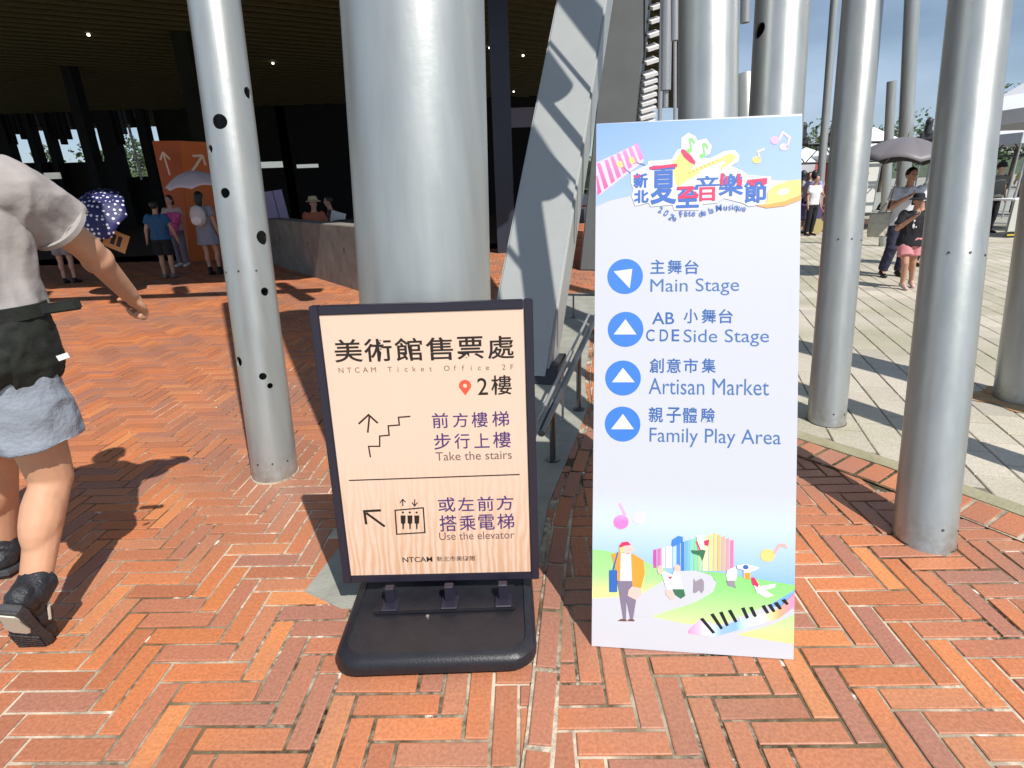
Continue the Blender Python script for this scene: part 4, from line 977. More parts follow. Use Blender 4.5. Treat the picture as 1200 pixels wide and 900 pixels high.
art('walker_bag', B, [(108, 395), (150, 395), (150, 510), (108, 510)], ROY, 9.6); art('walker_strap', B, [(148, 300), (156, 302), (132, 398), (124, 398)], ROY, 9.8); art('walker_shoe', B, [(152, 662), (170, 652), (198, 655), (198, 664)], ink('shoe', (.15, .06, .04)), 8.9); art('walker_shoe', B, [(200, 662), (215, 652), (240, 655), (240, 664)], ink('shoe', (.15, .06, .04)), 8.9)
art('pink_note', B, ellpts(170, 142, 40, 38), grad('note_pink', [(yv(615), (.85, .20, .55)), (yv(600), (.82, .45, .72))], .5), 3); art('pink_note_stem', B, [(186, 108), (158, 45), (165, 38), (200, 105)], PINK2, 3); art('pink_note', B, ellpts(265, 120, 36, 34), ink('pale_pink2', (.82, .62, .80)), 3)
art('orange_note', B, ellpts(942, 318, 38, 34), YEL, 3); art('orange_note_stem', B, [(972, 305), (1000, 258), (1035, 255), (1048, 282), (1010, 272), (985, 308)], ink('salmon', (.85, .42, .38)), 3)
# picnic figures and cat on the path
art('sitting_figure', B, [(380, 410), (400, 400), (440, 420), (455, 385), (475, 395), (485, 450), (500, 500), (410, 500), (395, 450)], ink('blouse', (.85, .78, .80)), 9); art('sitting_legs', B, [(440, 495), (500, 495), (508, 530), (485, 545), (455, 525)], ink('dark_green', (.04, .16, .08)), 9.4)
art('sitting_limb', B, [(405, 500), (440, 505), (450, 545), (430, 550), (405, 520)], SKN, 9.4); art('sitting_hand', B, ellpts(375, 392, 14, 24), SKN, 9.6); art('sitting_hand', B, ellpts(466, 385, 16, 20), SKN, 9.6); art('smile', B, [(415, 430), (440, 428), (430, 444)], RED, 9.8)
art('cat', B, [(552, 438), (562, 455), (590, 440), (596, 440), (606, 455), (606, 500), (594, 518), (584, 500), (562, 515), (550, 512), (552, 470)], ink('cat_grey', (.30, .26, .32)), 9)
art('runner', B, [(730, 395), (770, 375), (782, 400), (775, 450), (730, 450), (722, 420)], ink('blouse', (.85, .78, .80)), 9); art('runner_leg', B, [(725, 450), (765, 450), (775, 490), (755, 480), (735, 478)], ink('cat_grey', (.30, .26, .32)), 9.3)
art('runner', B, [(780, 370), (830, 362), (900, 382), (880, 395), (850, 405), (850, 435), (815, 440), (815, 395), (780, 385)], ink('blouse', (.85, .78, .80)), 9); art('runner_head', B, ellpts(826, 379, 15, 12), ROY, 9.4); art('runner_arm', B, [(818, 410), (850, 408), (848, 442), (820, 440)], JCK, 9.4)
art('runner', B, [(855, 440), (890, 455), (900, 480), (985, 465), (980, 485), (930, 500), (975, 530), (930, 538), (885, 515)], ink('blouse', (.85, .78, .80)), 9); art('runner_scarf', B, [(855, 435), (870, 432), (895, 470), (890, 485), (862, 470)], RED, 9.6)
# folding easel stay at the back of the board
Mb = M2.inverted()
for xx in (.12, .54):
    a = Vector((xx, 1.15, -.014)); w0 = M2 @ a; gq = w0 + Vector((.05, .40, 0)); gq.z = .01; b_ = Mb @ gq
    tube('rear_stay', a, b_, .009, M_ALU2, bd, seg=10)
bm = bmesh.new(); bbox(bm, .10, .56, 1.12, 1.17, -.022, -.009); from_bm('stay_bar', bm, M_ALU2, bd)

# ================================================================ PEOPLE
M_EYE = mat('eye_dark', (.02, .015, .01), .3)
M_LIP = mat('lip', (.35, .10, .08), .5)
def rot_to(d):
    return Vector(d).normalized().to_track_quat('Z', 'Y').to_matrix()
def finger_chain(bm, base, d, curlaxis, ln, r, curl):
    p = Vector(base); v = Vector(d).normalized()
    for i, f in enumerate((.45, .33, .22)):
        v = (Matrix.Rotation(curl[min(i, len(curl) - 1)], 3, curlaxis) @ v).normalized()
        q = p + v * ln * f; cap_bm(bm, p, q, r * (1 - .1 * i), r * (.92 - .1 * i)); p = q
def hand_bm(bm, wrist, d, side, s=1.0, curl=.5):
    """d: direction of the palm; side: unit vector towards the thumb; fingers curl round the side axis"""
    d = Vector(d).normalized(); side = (Vector(side) - d * Vector(side).dot(d)).normalized(); n = d.cross(side)
    R = Matrix((side, n, d)).transposed()
    ell_bm(bm, wrist + d * .045 * s, (.040 * s, .019 * s, .056 * s), R)
    cap_bm(bm, wrist - d * .03 * s, wrist + d * .03 * s, .027 * s, .026 * s)
    for i, (o_, ln) in enumerate(((.029, .070), (.010, .078), (-.009, .073), (-.027, .058))):
        finger_chain(bm, wrist + d * .085 * s + side * o_ * s, d + side * o_ * 1.5, side, ln * s, .0088 * s, (curl, curl * 1.5, curl))
    finger_chain(bm, wrist + d * .03 * s + side * .030 * s, d * .7 + side * .8, side, .062 * s, .0105 * s, (.25 * curl * 2, .5 * curl, .3))
STD = dict(pelvis=(0, 0, .95), hipR=(.09, 0, .92), hipL=(-.09, 0, .92), kneeR=(.10, .02, .50), kneeL=(-.10, .02, .50), ankR=(.10, -.02, .09), ankL=(-.10, -.02, .09), toeR=(.12, .15, .03), toeL=(-.12, .15, .03),
    chest=(0, .01, 1.25), neck=(0, .0, 1.46), head=(0, .02, 1.63), shR=(.175, 0, 1.40), shL=(-.175, 0, 1.40), elR=(.23, 0, 1.12), elL=(-.23, 0, 1.12), wrR=(.25, .06, .88), wrL=(-.25, .06, .88))
def person(label, loc, yaw, H, pose=None, skin=None, hair=M_HAIR, hair_len=0, top=None, sleeve=.55, bottom='shorts', bmat=None, hem=.60, shoe=None, hat=None, vox=.013, rs=1.0, face=True, thumbs=None, curl=.5, tophem=.90, group=None, drape=None, socks=None):
    k = H / 1.75; J = dict(STD); J.update(pose or {}); J = {a: Vector(b) for a, b in J.items()}; skin = skin or M_SKIN2
    t = thing('person', label, 'person', loc, group); t.rotation_euler = (0, 0, yaw); t.scale = (k, k, k)
    V = Vector; bm = bmesh.new(); Rr = lambda v: v * rs
    pel, ch, nk, hd = J['pelvis'], J['chest'], J['neck'], J['head']
    loft_bm(bm, [(pel - V((0, 0, .10)), Rr(.14), Rr(.10)), (pel, Rr(.165), Rr(.115)), (pel.lerp(ch, .45), Rr(.135), Rr(.095)), (ch, Rr(.155), Rr(.105)), (ch.lerp(nk, .6), Rr(.165), Rr(.095)), (ch.lerp(nk, .85), Rr(.11), Rr(.07)), (nk, Rr(.058), Rr(.055))])
    cap_bm(bm, nk - V((0, 0, .05)), hd - V((0, 0, .06)), .058, .052)
    hs = 1.0
    ell_bm(bm, hd + V((0, -.005, .02)), (.074, .092, .098), seg=20, ring=14); ell_bm(bm, hd + V((0, .022, -.045)), (.056, .062, .068), seg=16, ring=12)
    cap_bm(bm, hd + V((0, .082, .010)), hd + V((0, .105, -.022)), .010, .014)
    for sx in (-1, 1): ell_bm(bm, hd + V((sx * .077, -.005, -.005)), (.011, .020, .030))
    for s_, sgn in (('R', 1), ('L', -1)):
        sh, el, wr = J['sh' + s_], J['el' + s_], J['wr' + s_]
        cap_bm(bm, sh, el, Rr(.052), Rr(.040)); cap_bm(bm, el, wr, Rr(.041), Rr(.027)); ell_bm(bm, el.lerp(wr, .25), (Rr(.044),) * 3)
        d = (wr - el).normalized(); th = (thumbs or {}).get(s_, V((0, 1, .2)))
        hand_bm(bm, wr + d * .01, (thumbs or {}).get('d' + s_, d), th, 1.0 * (1 + (rs - 1) * .4), (thumbs or {}).get('c' + s_, curl))
        hp, kn, an, to = J['hip' + s_], J['knee' + s_], J['ank' + s_], J['toe' + s_]
        cap_bm(bm, hp, kn, Rr(.082), Rr(.054)); cap_bm(bm, kn, an, Rr(.052), Rr(.036))
        dn = (an - kn).normalized(); ell_bm(bm, kn.lerp(an, .30) - V((0, .018, 0)), (Rr(.052), Rr(.052), Rr(.11)), rot_to(dn))
        cap_bm(bm, an, an.lerp(to, .55) if shoe == 'none' else to, .033, .024 if shoe == 'none' else .028)
        if rs > 1.2: ell_bm(bm, kn.lerp(an, .34) + V((0, -.028, 0)), (.060, .058, .13), rot_to(dn)); ell_bm(bm, kn + V((0, .02, 0)), (.052, .05, .07)); pass
    body = fuse('body', bm, skin, t, vox, 2)
    if face:
        for sx in (-1, 1):
            e = bmesh.new(); ell_bm(e, hd + V((sx * .029, .083, .018)), (.012, .006, .007)); from_bm('eye', e, M_EYE, t, smooth=True)
        e = bmesh.new(); ell_bm(e, hd + V((0, .082, -.056)), (.022, .006, .006)); from_bm('mouth', e, M_LIP, t, smooth=True)
    # hair
    if hair:
        e = bmesh.new(); ell_bm(e, hd + V((0, -.022, .035)), (.086, .092, .100), seg=20, ring=12)
        if hair_len: loft_bm(e, [(hd + V((0, -.055, -hair_len)), .05, .03), (hd + V((0, -.06, -.08)), .085, .045), (hd + V((0, -.04, .04)), .085, .06)])
        fuse('hair', e, hair, t, vox, 2, fold=.004, fscale=40)
    if hat:
        e = bmesh.new(); hm, br = hat; c = hd + V((0, -.005, .06))
        loft_bm(e, [(c + V((0, 0, -.005)), .098, .108), (c + V((0, 0, .05)), .092, .10), (c + V((0, 0, .085)), .075, .082)]); 
        loft_bm(e, [(c + V((0, .01, -.035)), .098 + br, .108 + br), (c + V((0, .01, -.025)), .10 + br, .11 + br), (c + V((0, 0, .005)), .098, .108)]); fuse('hat', e, hm, t, .010, 2)
    # shirt
    if top:
        e = bmesh.new(); g_ = .02
        z0 = tophem; b0 = V((pel.x, pel.y, z0))
        loft_bm(e, [(b0, Rr(.185 if rs > 1.2 else .2), Rr(.135 if rs > 1.2 else .15)), (V((pel.x * .6 + ch.x * .4, pel.y * .6 + ch.y * .4, (z0 + ch.z) / 2)), Rr(.175), Rr(.128)), (ch, Rr(.185), Rr(.128)), (ch.lerp(nk, .55), Rr(.192), Rr(.112)), (ch.lerp(nk, .82), Rr(.14), Rr(.085)), (ch.lerp(nk, .97), Rr(.078), Rr(.07))])
        for s_ in 'RL':
            sh, el = J['sh' + s_], J['el' + s_]; tube_bm(e, sh.lerp(el, -.05), sh.lerp(el, sleeve), Rr(.066), Rr(.078 if sleeve < .9 else .06), 16); ell_bm(e, sh, (Rr(.068),) * 3)
            if sleeve >= 1: tube_bm(e, el, el.lerp(J['wr' + s_], .9), Rr(.055), Rr(.045), 16); ell_bm(e, el, (Rr(.058),) * 3)
        fuse('shirt', e, top, t, vox * (1 if vox < .01 else .95), 2, fold=(.017 if rs > 1.2 else .008 * rs), fscale=(4.6 if rs > 1.2 else 5.5), fdir=(1.5, 1.5, .7))
        if rs > 1.2:
            for s_ in 'RL':
                sh, el = J['sh' + s_], J['el' + s_]
                for f0, f1, rr_ in ((sleeve - .055, sleeve + .004, .0825),):
                    e = bmesh.new(); tube_bm(e, sh.lerp(el, f0), sh.lerp(el, f1), Rr(rr_ - .001), Rr(rr_), 28); from_bm('sleeve_hem', e, top, t, auto=40)
    e = bmesh.new()
    if bottom in ('shorts', 'trousers'):
        loft_bm(e, [(pel - V((0, 0, .13)), Rr(.165), Rr(.125)), (pel, Rr(.185), Rr(.132)), (pel + V((0, 0, .09)), Rr(.165), Rr(.118))])
        for s_ in 'RL':
            hp, kn, an = J['hip' + s_], J['knee' + s_], J['ank' + s_]
            if bottom == 'shorts':
                f = (hp.z - hem) / max(.05, hp.z - kn.z); tube_bm(e, hp + V((0, 0, .03)), hp.lerp(kn, f), Rr(.098), Rr(.105), 18)
            else:
                cap_bm(e, hp, kn, Rr(.098), Rr(.075)); tube_bm(e, kn, kn.lerp(an, .97), Rr(.075), Rr(.062), 16)
        fuse(bottom, e, bmat, t, vox, 2, fold=.007 * rs, fscale=6)
    elif bottom in ('skirt', 'dress'):
        mid = (J['kneeR'] + J['kneeL']) / 2; c0 = pel.lerp(V((mid.x, mid.y, mid.z)), min(1, (pel.z - hem) / (pel.z - mid.z))); c0.z = hem
        loft_bm(e, [(c0, Rr(.25), Rr(.20)), (pel.lerp(c0, .4), Rr(.215), Rr(.16)), (pel, Rr(.19), Rr(.138)), (pel + V((0, 0, .12)), Rr(.155), Rr(.115))])
        fuse('skirt', e, bmat, t, vox, 2, fold=.010, fscale=8, fdir=(1, 1, .25))
    for s_ in ('' if shoe == 'none' else 'RL'):
        an, to, kn = J['ank' + s_], J['toe' + s_], J['knee' + s_]; e = bmesh.new(); d = (to - an); dd = d.normalized()
        up = (kn - an).normalized()
        heel = an - V((0, 0, .05)) - dd * .045 if d.z > -.12 else an - dd * .02 - V((0, .05, 0))
        cap_bm(e, heel, to - V((0, 0, 0)), .040 * (.5 + .5 * rs), .036 * (.5 + .5 * rs)); cap_bm(e, an - up * .02, to, .046, .030); cap_bm(e, an + up * .01, heel, .044, .040)
        so = fuse('shoe', e, shoe or M_BLACK, t, vox, 2)
        if socks:
            e = bmesh.new(); tube_bm(e, an - up * .01, an + up * .09, .046, .045, 14); from_bm('sock', e, socks, t, smooth=True)
    return t

def umbrella(label, tip, down, rad, hgt, m, shaft_len, ribs=8, under=None, dots=None):
    """tip: top point; down: axis direction of the shaft"""
    tip = Vector(tip); d = Vector(down).normalized(); R = rot_to(-d)
    t = thing('umbrella', label, 'umbrella', tip); seg = ribs * 6
    bm = bmesh.new(); rows = []
    for k in range(9):
        f = k / 8; ring = []
        for i in range(seg):
            a = 2 * pi * i / seg; ph = (i % 6) / 6.0; sc = 1 - .045 * sin(pi * ph) * f
            r = rad * f * sc; z = -hgt * (f ** 1.9) + (.09 * sin(pi * ph) * f ** 2) * rad
            ring.append(bm.verts.new(R @ Vector((r * cos(a), r * sin(a), z))))
            if k == 0: break
        rows.append(ring)
    for i in range(seg): bm.faces.new((rows[0][0], rows[1][i], rows[1][(i + 1) % seg]))
    for A, B_ in zip(rows[1:], rows[2:]):
        for i in range(seg): bm.faces.new((A[i], B_[i], B_[(i + 1) % seg], A[(i + 1) % seg]))
    o = from_bm('canopy', bm, m, t, auto=9); md = o.modifiers.new('s', 'SOLIDIFY'); md.thickness = .003
    if under: o.data.materials.append(under); md.material_offset = 1
    tube('shaft', R @ Vector((0, 0, .05)), R @ Vector((0, 0, -shaft_len)), .006, M_RAIL, t, seg=8)
    tube('handle', R @ Vector((0, 0, -shaft_len)), R @ Vector((0, 0, -shaft_len - .10)), .014, M_BLACK, t, seg=10)
    for i in range(ribs):
        a = 2 * pi * i / ribs; tube('rib', R @ Vector((0, 0, -.012)), R @ Vector((rad * .97 * cos(a), rad * .97 * sin(a), -hgt * .95 - .012)), .003, M_RAIL, t, seg=5)
    return t

# ---- the man in the left foreground
M_TEE = mat('tee_taupe', (.37, .335, .32), .85, var=.12, scale=5, bump=.35, bscale=26)
M_DEN = mat('short_bluegrey', (.30, .34, .40), .85, var=.18, scale=9, bump=.4, bscale=70)
mx0, my0 = -1.78, 1.80
P_ = dict(pelvis=(0, 0, 1.02), hipR=(.105, -.01, .98), hipL=(-.12, .03, .98), kneeR=(.09, .01, .56), kneeL=(-.27, .20, .56), ankR=(.09, -.20, .23), ankL=(-.43, .25, .12), toeR=(.02, -.17, .055), toeL=(-.50, .40, .04),
    chest=(.0, .04, 1.38), neck=(0, .09, 1.66), head=(.02, .13, 1.84), shR=(.215, .07, 1.545), shL=(-.215, .06, 1.545), elR=(.245, .29, 1.345), elL=(-.33, -.14, 1.30), wrR=(.215, .50, 1.13), wrL=(-.32, -.02, 1.05))
man = person('man in taupe tee and blue grey shorts walking off at the left edge', (mx0, my0, 0), 0, 1.75, P_, skin=M_SKIN, top=M_TEE, sleeve=.60, bmat=M_DEN, hem=.715, vox=.0075, rs=1.27, face=False, tophem=1.16,
    thumbs=dict(R=Vector((-.75, .15, .65)), cR=1.05), shoe='none')
# camouflage waist bag worn at the back
M_CAMO = mat('camouflage', (.016, .022, .012), .8, col2=(.004, .004, .006), scale=14, bump=.3, bscale=50)
bag = thing('waist_bag', 'black camouflage waist bag strapped round the hips of the man at the left', 'bag', (mx0, my0, 0))
e = bmesh.new(); loft_bm(e, [((.0, 0, .93), .22, .165), ((.0, -.01, .99), .243, .195), ((.0, -.01, 1.10), .243, .19), ((.0, 0, 1.165), .235, .17)], seg=30); ell_bm(e, (.02, -.13, 1.03), (.19, .10, .12)); fuse('pouch', e, M_CAMO, bag, .009, 2, fold=.008, fscale=10)
e = bmesh.new(); loft_bm(e, [((0, 0, 1.150), .246, .178), ((0, 0, 1.192), .246, .178)], seg=30); from_bm('strap', e, M_CAMO, bag, auto=40)
pf = D(75, 359, 1.72) - Vector((mx0, my0, 0)); e = bmesh.new(); bbox(e, -.07, .05, -.012, .012, -.016, .016); bmesh.ops.bevel(e, geom=e.edges[:], offset=.005, segments=2, affect='EDGES')
o = from_bm('strap_end', e, M_CAMO, bag, auto=30); o.location = pf; o.rotation_euler = (0, radians(-6), 0)
pf = D(74, 418, 1.66) - Vector((mx0, my0, 0)); e = bmesh.new(); bbox(e, -.015, .015, -.003, .002, -.008, .008); o = from_bm('white_tag', e, M_WHITE, bag); o.location = pf; o.rotation_euler = (radians(5), radians(-12), radians(35))
# trainers: upper, pale sole, heel tab, laces
M_SHOE = mat('shoe_black', (.022, .024, .030), .5, var=.4, scale=22, bump=.5, bscale=90); M_SOLE = mat('sole_rubber', (.05, .05, .055), .7, bump=.6, bscale=60); M_CREAM = mat('sole_cream', (.62, .60, .50), .6)
def trainer(ankle, fwd, up, sock):
    fwd = Vector(fwd).normalized(); up = Vector(up); up = (up - fwd * up.dot(fwd)).normalized(); rt = fwd.cross(up)
    k = 1.18; M = Matrix(((rt.x * k, fwd.x * k, up.x * k, 0), (rt.y * k, fwd.y * k, up.y * k, 0), (rt.z * k, fwd.z * k, up.z * k, 0), (0, 0, 0, 1)))
    M = Matrix.Translation(Vector(ankle)) @ M @ Matrix.Translation((0, -.075, -.085))
    def fin(bm, name, m, vox=None, fold=0):
        for v in bm.verts: v.co = M @ v.co
        return fuse(name, bm, m, man, vox, 2, fold=fold, fscale=16) if vox else from_bm(name, bm, m, man, auto=35)
    e = bmesh.new()
    for y, z, rx, ry, rz in ((.045, .045, .040, .050, .042), (.09, .055, .042, .055, .048), (.15, .042, .046, .06, .040), (.21, .032, .049, .06, .030), (.25, .028, .044, .045, .026)): ell_bm(e, (0, y, z), (rx, ry, rz))
    tube_bm(e, (0, .060, .05), (0, .068, .118), .050, .050, 18)
    fin(e, 'trainer_upper', M_SHOE, .006, .004)
    out = [(sgn * w_, y) for sgn, seq in ((1, ((.030, .0), (.040, .03), (.040, .09), (.042, .15), (.053, .21), (.048, .26), (.028, .295))), (-1, ((.028, .295), (.048, .26), (.053, .21), (.042, .15), (.040, .09), (.040, .03), (.030, .0)))) for w_, y in seq]
    def sl(out_, z0, z1):
        bm = bmesh.new(); A = [bm.verts.new((x, y, z0)) for x, y in out_]; B_ = [bm.verts.new((x, y, z1)) for x, y in out_]; n = len(A); bm.faces.new(A); bm.faces.new(B_)
        for i in range(n): bm.faces.new((A[i], A[(i + 1) % n], B_[(i + 1) % n], B_[i]))
        return bm
    sb_ = sl(out, -.012, .014); bmesh.ops.recalc_face_normals(sb_, faces=sb_.faces[:]); bmesh.ops.bevel(sb_, geom=[e_ for e_ in sb_.edges if abs(e_.verts[0].co.z - e_.verts[1].co.z) < 1e-6], offset=.006, segments=3, affect='EDGES'); fin(sb_, 'sole', M_SOLE)
    fin(sl([(x * .62, .02 + y * .40) for x, y in out], -.0165, -.0125), 'heel_pad', M_CREAM)
    for j in range(7):
        y = .165 + .018 * j; bm = bmesh.new(); bbox(bm, -.040, .040, y, y + .009, -.017, -.0124); fin(bm, 'tread', M_SHOE)
    for j in range(5):
        e = bmesh.new(); y = .115 + .022 * j; z = .098 - .013 * j; tube_bm(e, (-.026, y, z - .008), (.0, y + .004, z + .002), .003, .003, 6); tube_bm(e, (0, y + .004, z + .002), (.026, y, z - .008), .003, .003, 6); fin(e, 'lace', M_CREAM)
    e = bmesh.new(); tube_bm(e, (.030, .045, .105), (.046, .10, .055), .0042, .0042, 6); tube_bm(e, (.046, .10, .055), (.047, .15, .035), .0042, .004, 6); fin(e, 'side_piping', M_CREAM)
    e = bmesh.new(); tube_bm(e, (0, .062, .09), (0, .066, .128), .042, .041, 16); fin(e, 'sock', mat('sock_black', (.03, .03, .03), .9))
J_ = Vector
trainer(P_['ankR'], (-.30, .42, -.86), (.0, .95, .40), True)
trainer(P_['ankL'], (-.25, .95, -.12), (0, .1, 1), True)

# ---- people in the shade on the left
def at(u, v): g = G(u, v); return (g.x, g.y, 0)
navy = mat('navy_tee', (.02, .10, .22), .8); blk = mat('black_cloth', (.012, .012, .016), .85)
person('child in dark blue tee and black shorts seen from behind beside the white parasol', at(200, 326), radians(5), 1.46, dict(elR=(.26, .05, 1.14), wrR=(.30, .10, .90), elL=(-.27, -.02, 1.14), wrL=(-.33, .03, .90)), top=navy, bmat=blk, hem=.55, face=False, vox=.018, rs=1.12, shoe=mat('grey_shoe', (.2, .2, .2), .7))
person('woman in grey dress with long dark hair walking under the white parasol', at(252, 322), radians(-8), 1.60, dict(kneeR=(.12, .06, .50), ankR=(.14, .0, .09), kneeL=(-.08, .0, .5), ankL=(-.06, -.04, .09), toeR=(.16, .16, .03), toeL=(-.07, .12, .03), wrL=(-.12, .24, 1.25), elL=(-.24, .08, 1.14)), top=mat('grey_dress', (.24, .26, .31), .85), bottom='dress', bmat=mat('grey_dress', (.24, .26, .31), .85), hem=.66, hair_len=.20, face=False, vox=.018, socks=blk)
bp = thing('backpack', 'white backpack on the back of the woman in the grey dress', 'bag', at(252, 322)); e = bmesh.new(); ell_bm(e, (.02, -.21, 1.16), (.15, .10, .20)); fuse('bag_body', e, mat('cream_bag', (.55, .50, .50), .8), bp, .016, 2)
e = bmesh.new(); ell_bm(e, (.02, -.29, 1.08), (.11, .05, .10)); fuse('front_pocket', e, mat('white_pocket', (.70, .68, .68), .8), bp, .016, 2)
person('person in pale pink top facing out from under the white parasol', at(216, 312), radians(175), 1.56, dict(wrR=(.10, .22, 1.15), wrL=(-.08, .24, 1.12), elR=(.24, .06, 1.12), elL=(-.24, .06, 1.12)), top=mat('pale_pink_top', (.55, .36, .34), .8), bottom='trousers', bmat=mat('grey_trouser', (.18, .17, .20), .85), vox=.018, hair_len=.12, shoe=M_WHITE)
gp = at(219, 312); e = bmesh.new(); pk = thing('pink_bag', 'crumpled bright pink bag carried in front of the person in pale pink', 'bag', (gp[0], gp[1] - .32, 0)); loft_bm(e, [((.02, 0, .72), .08, .06), ((.0, 0, .90), .17, .09), ((.05, 0, 1.10), .24, .10), ((.10, 0, 1.18), .18, .06)]); fuse('bag_body', e, mat('hot_pink', (.65, .08, .28), .6), pk, .018, 1, fold=.03, fscale=7)
c = D(224, 200, 11.6); umbrella('white parasol held over the people in front of the orange panel', c, (.05, .1, -1), .56, .30, mat('parasol_white', (.62, .52, .55), .7), .85)
c = D(97, 243, 9.0)
um = mat('polka_navy', (.015, .018, .10), .6)
nt = um.node_tree; vo = nt.nodes.new('ShaderNodeTexVoronoi'); vo.inputs['Scale'].default_value = 15; vo.inputs['Randomness'].default_value = .35; tcn = nt.nodes.new('ShaderNodeTexCoord'); nt.links.new(tcn.outputs['Object'], vo.inputs[0])
rp = nt.nodes.new('ShaderNodeValToRGB'); rp.color_ramp.interpolation = 'CONSTANT'; rp.color_ramp.elements[0].color = (.7, .7, .75, 1); rp.color_ramp.elements[1].position = .30; rp.color_ramp.elements[1].color = (.015, .018, .10, 1); nt.links.new(vo.outputs['Distance'], rp.inputs[0]); nt.links.new(rp.outputs[0], nt.nodes['Principled BSDF'].inputs['Base Color'])
umbrella('navy umbrella with white polka dots tilted towards the camera beside the man', c, (.10, .80, -.60), .53, .26, um, .8)
person('person in purple and grey half hidden beneath the polka dot umbrella', at(84, 332), radians(10), 1.55, dict(wrR=(.22, .20, 1.0), elR=(.25, .02, 1.14)), top=mat('purple_top', (.12, .04, .16), .8), bmat=mat('grey_short', (.25, .24, .24), .9), hem=.62, face=False, vox=.018)
cb = D(136, 282, 9.3); cbt = thing('cardboard_sign', 'tilted square cardboard with black print held below the polka dot umbrella', 'sign', cb); cbt.rotation_euler = (0, radians(28), radians(8))
bm = bmesh.new(); bbox(bm, -.17, .17, -.006, .006, -.15, .15); from_bm('card', bm, mat('kraft', (.60, .33, .14), .8), cbt)
for dx in (-.04, .05):
    bm = bmesh.new(); bbox(bm, dx - .03, dx + .03, -.0085, -.0062, -.08, .09); from_bm('printed_mark', bm, M_BLACK, cbt)
# seated people, table things beyond the low wall
SIT = dict(pelvis=(0, 0, .50), hipR=(.10, .02, .48), hipL=(-.10, .02, .48), kneeR=(.13, .42, .50), kneeL=(-.13, .42, .50), ankR=(.13, .42, .09), ankL=(-.13, .42, .09), toeR=(.14, .58, .03), toeL=(-.14, .58, .03), chest=(0, .06, .82), neck=(0, .08, 1.05), head=(0, .12, 1.22), shR=(.175, .06, .98), shL=(-.175, .06, .98), elR=(.24, .16, .72), elL=(-.24, .16, .72), wrR=(.16, .40, .72), wrL=(-.16, .40, .72))
def bench(x, y, label):
    t = thing('bench_block', label, 'bench', (x, y, 0)); bm = bmesh.new(); bbox(bm, -.35, .35, -.22, .22, 0, .05 + .33); bmesh.ops.bevel(bm, geom=bm.edges[:], offset=.01, segments=1, affect='EDGES'); from_bm('seat', bm, M_INT2, t)
for u, yy, lb, tp, ht, yw in ((368, 13.2, 'seated person in orange top and straw hat beyond the low wall', mat('orange_top', (.40, .12, .06), .8), (mat('straw', (.45, .38, .25), .8), .06), 40), (394, 14.2, 'seated person reading a white sheet beyond the low wall', mat('dark_red_top', (.14, .05, .06), .8), None, -60)):
    p = D(u, 262, yy); bench(p.x, p.y, 'dark seat block under the ' + lb.split(' beyond')[0]); person(lb, (p.x, p.y, 0), radians(180 + yw), 1.85, SIT, top=tp, hat=ht, bmat=blk, hem=.45, bottom='trousers', vox=.02, tophem=.52)
p = D(396, 255, 13.6); sh_ = thing('paper_sheet', 'white sheet held by the seated reader beyond the wall', 'paper', p); box('sheet', -.17, .17, 0, .004, -.13, .13, M_WHITE, sh_, mtx=Matrix.Rotation(.3, 4, 'Y'))
p = D(334, 266, 14.8); pb2 = thing('info_panel', 'pale lilac display panel standing askew beyond the end of the low wall', 'panel', (p.x, p.y, 0)); 
LP = mat('lilac_panel', (.36, .31, .50), .6)
za = D(322, 223, 14.8).z
box('panel_half', -.32, -.012, 0, .05, .3, za, LP, pb2, mtx=Matrix.Shear('YZ', 4, (0, 0)) @ Matrix.Rotation(radians(-6), 4, 'Y')); box('panel_half', .012, .22, 0, .05, .3, za, LP, pb2, mtx=Matrix.Rotation(radians(-6), 4, 'Y'))
box('foot', -.35, .28, -.2, .25, 0, .3, M_INT2, pb2)
p = D(410, 268, 12.6); tb = thing('counter_box', 'dark green box counter beyond the low wall', 'counter', (p.x, p.y, 0)); box('box_body', -.36, .30, 0, .5, 0, D(410, 258, 12.6).z, mat('dull_green', (.05, .06, .05), .8), tb, bev=.01)
p = D(424, 268, 12.2); tb = thing('yellow_box', 'yellow box beside the thick column beyond the low wall', 'box', (p.x, p.y, 0)); box('box_body', -.17, .20, 0, .4, .0, D(424, 261, 12.2).z, mat('mustard', (.45, .25, .04), .7), tb, bev=.03)

# ---- people in the sun on the right
g1 = G(1055, 338)
pinkm = mat('pink_short', (.62, .25, .27), .85)
girl = person('girl in black tee, pink shorts and black bucket hat eating while walking', (g1.x, g1.y, 0), radians(165), 1.22, dict(hipR=(.09, 0, .90), kneeR=(.06, .16, .50), ankR=(.02, .10, .12), toeR=(.0, .28, .04), kneeL=(-.13, -.02, .50), ankL=(-.22, -.16, .12), toeL=(-.22, .0, .03), elR=(.27, .06, 1.14), wrR=(.10, .26, 1.36), elL=(-.30, .02, 1.16), wrL=(-.38, .10, 1.0)), skin=mat('skin_sun', (.50, .26, .17), .55), top=blk, sleeve=.75, bmat=pinkm, hem=.64, hat=(blk, .06), hair_len=.06, vox=.015, rs=1.15, tophem=.82, shoe=mat('pink_shoe', (.55, .40, .38), .7))
e = bmesh.new(); ell_bm(e, (0, .150, 1.20), (.072, .012, .075)); ell_bm(e, (.045, .148, 1.28), (.02, .01, .03)); fuse('shirt_print', e, M_WHITE, girl, .008, 1)
e = bmesh.new(); ell_bm(e, (.06, .285, 1.43), (.028, .028, .045)); from_bm('ice_cream', e, M_WHITE, girl, smooth=True)
g2 = G(1045, 324)
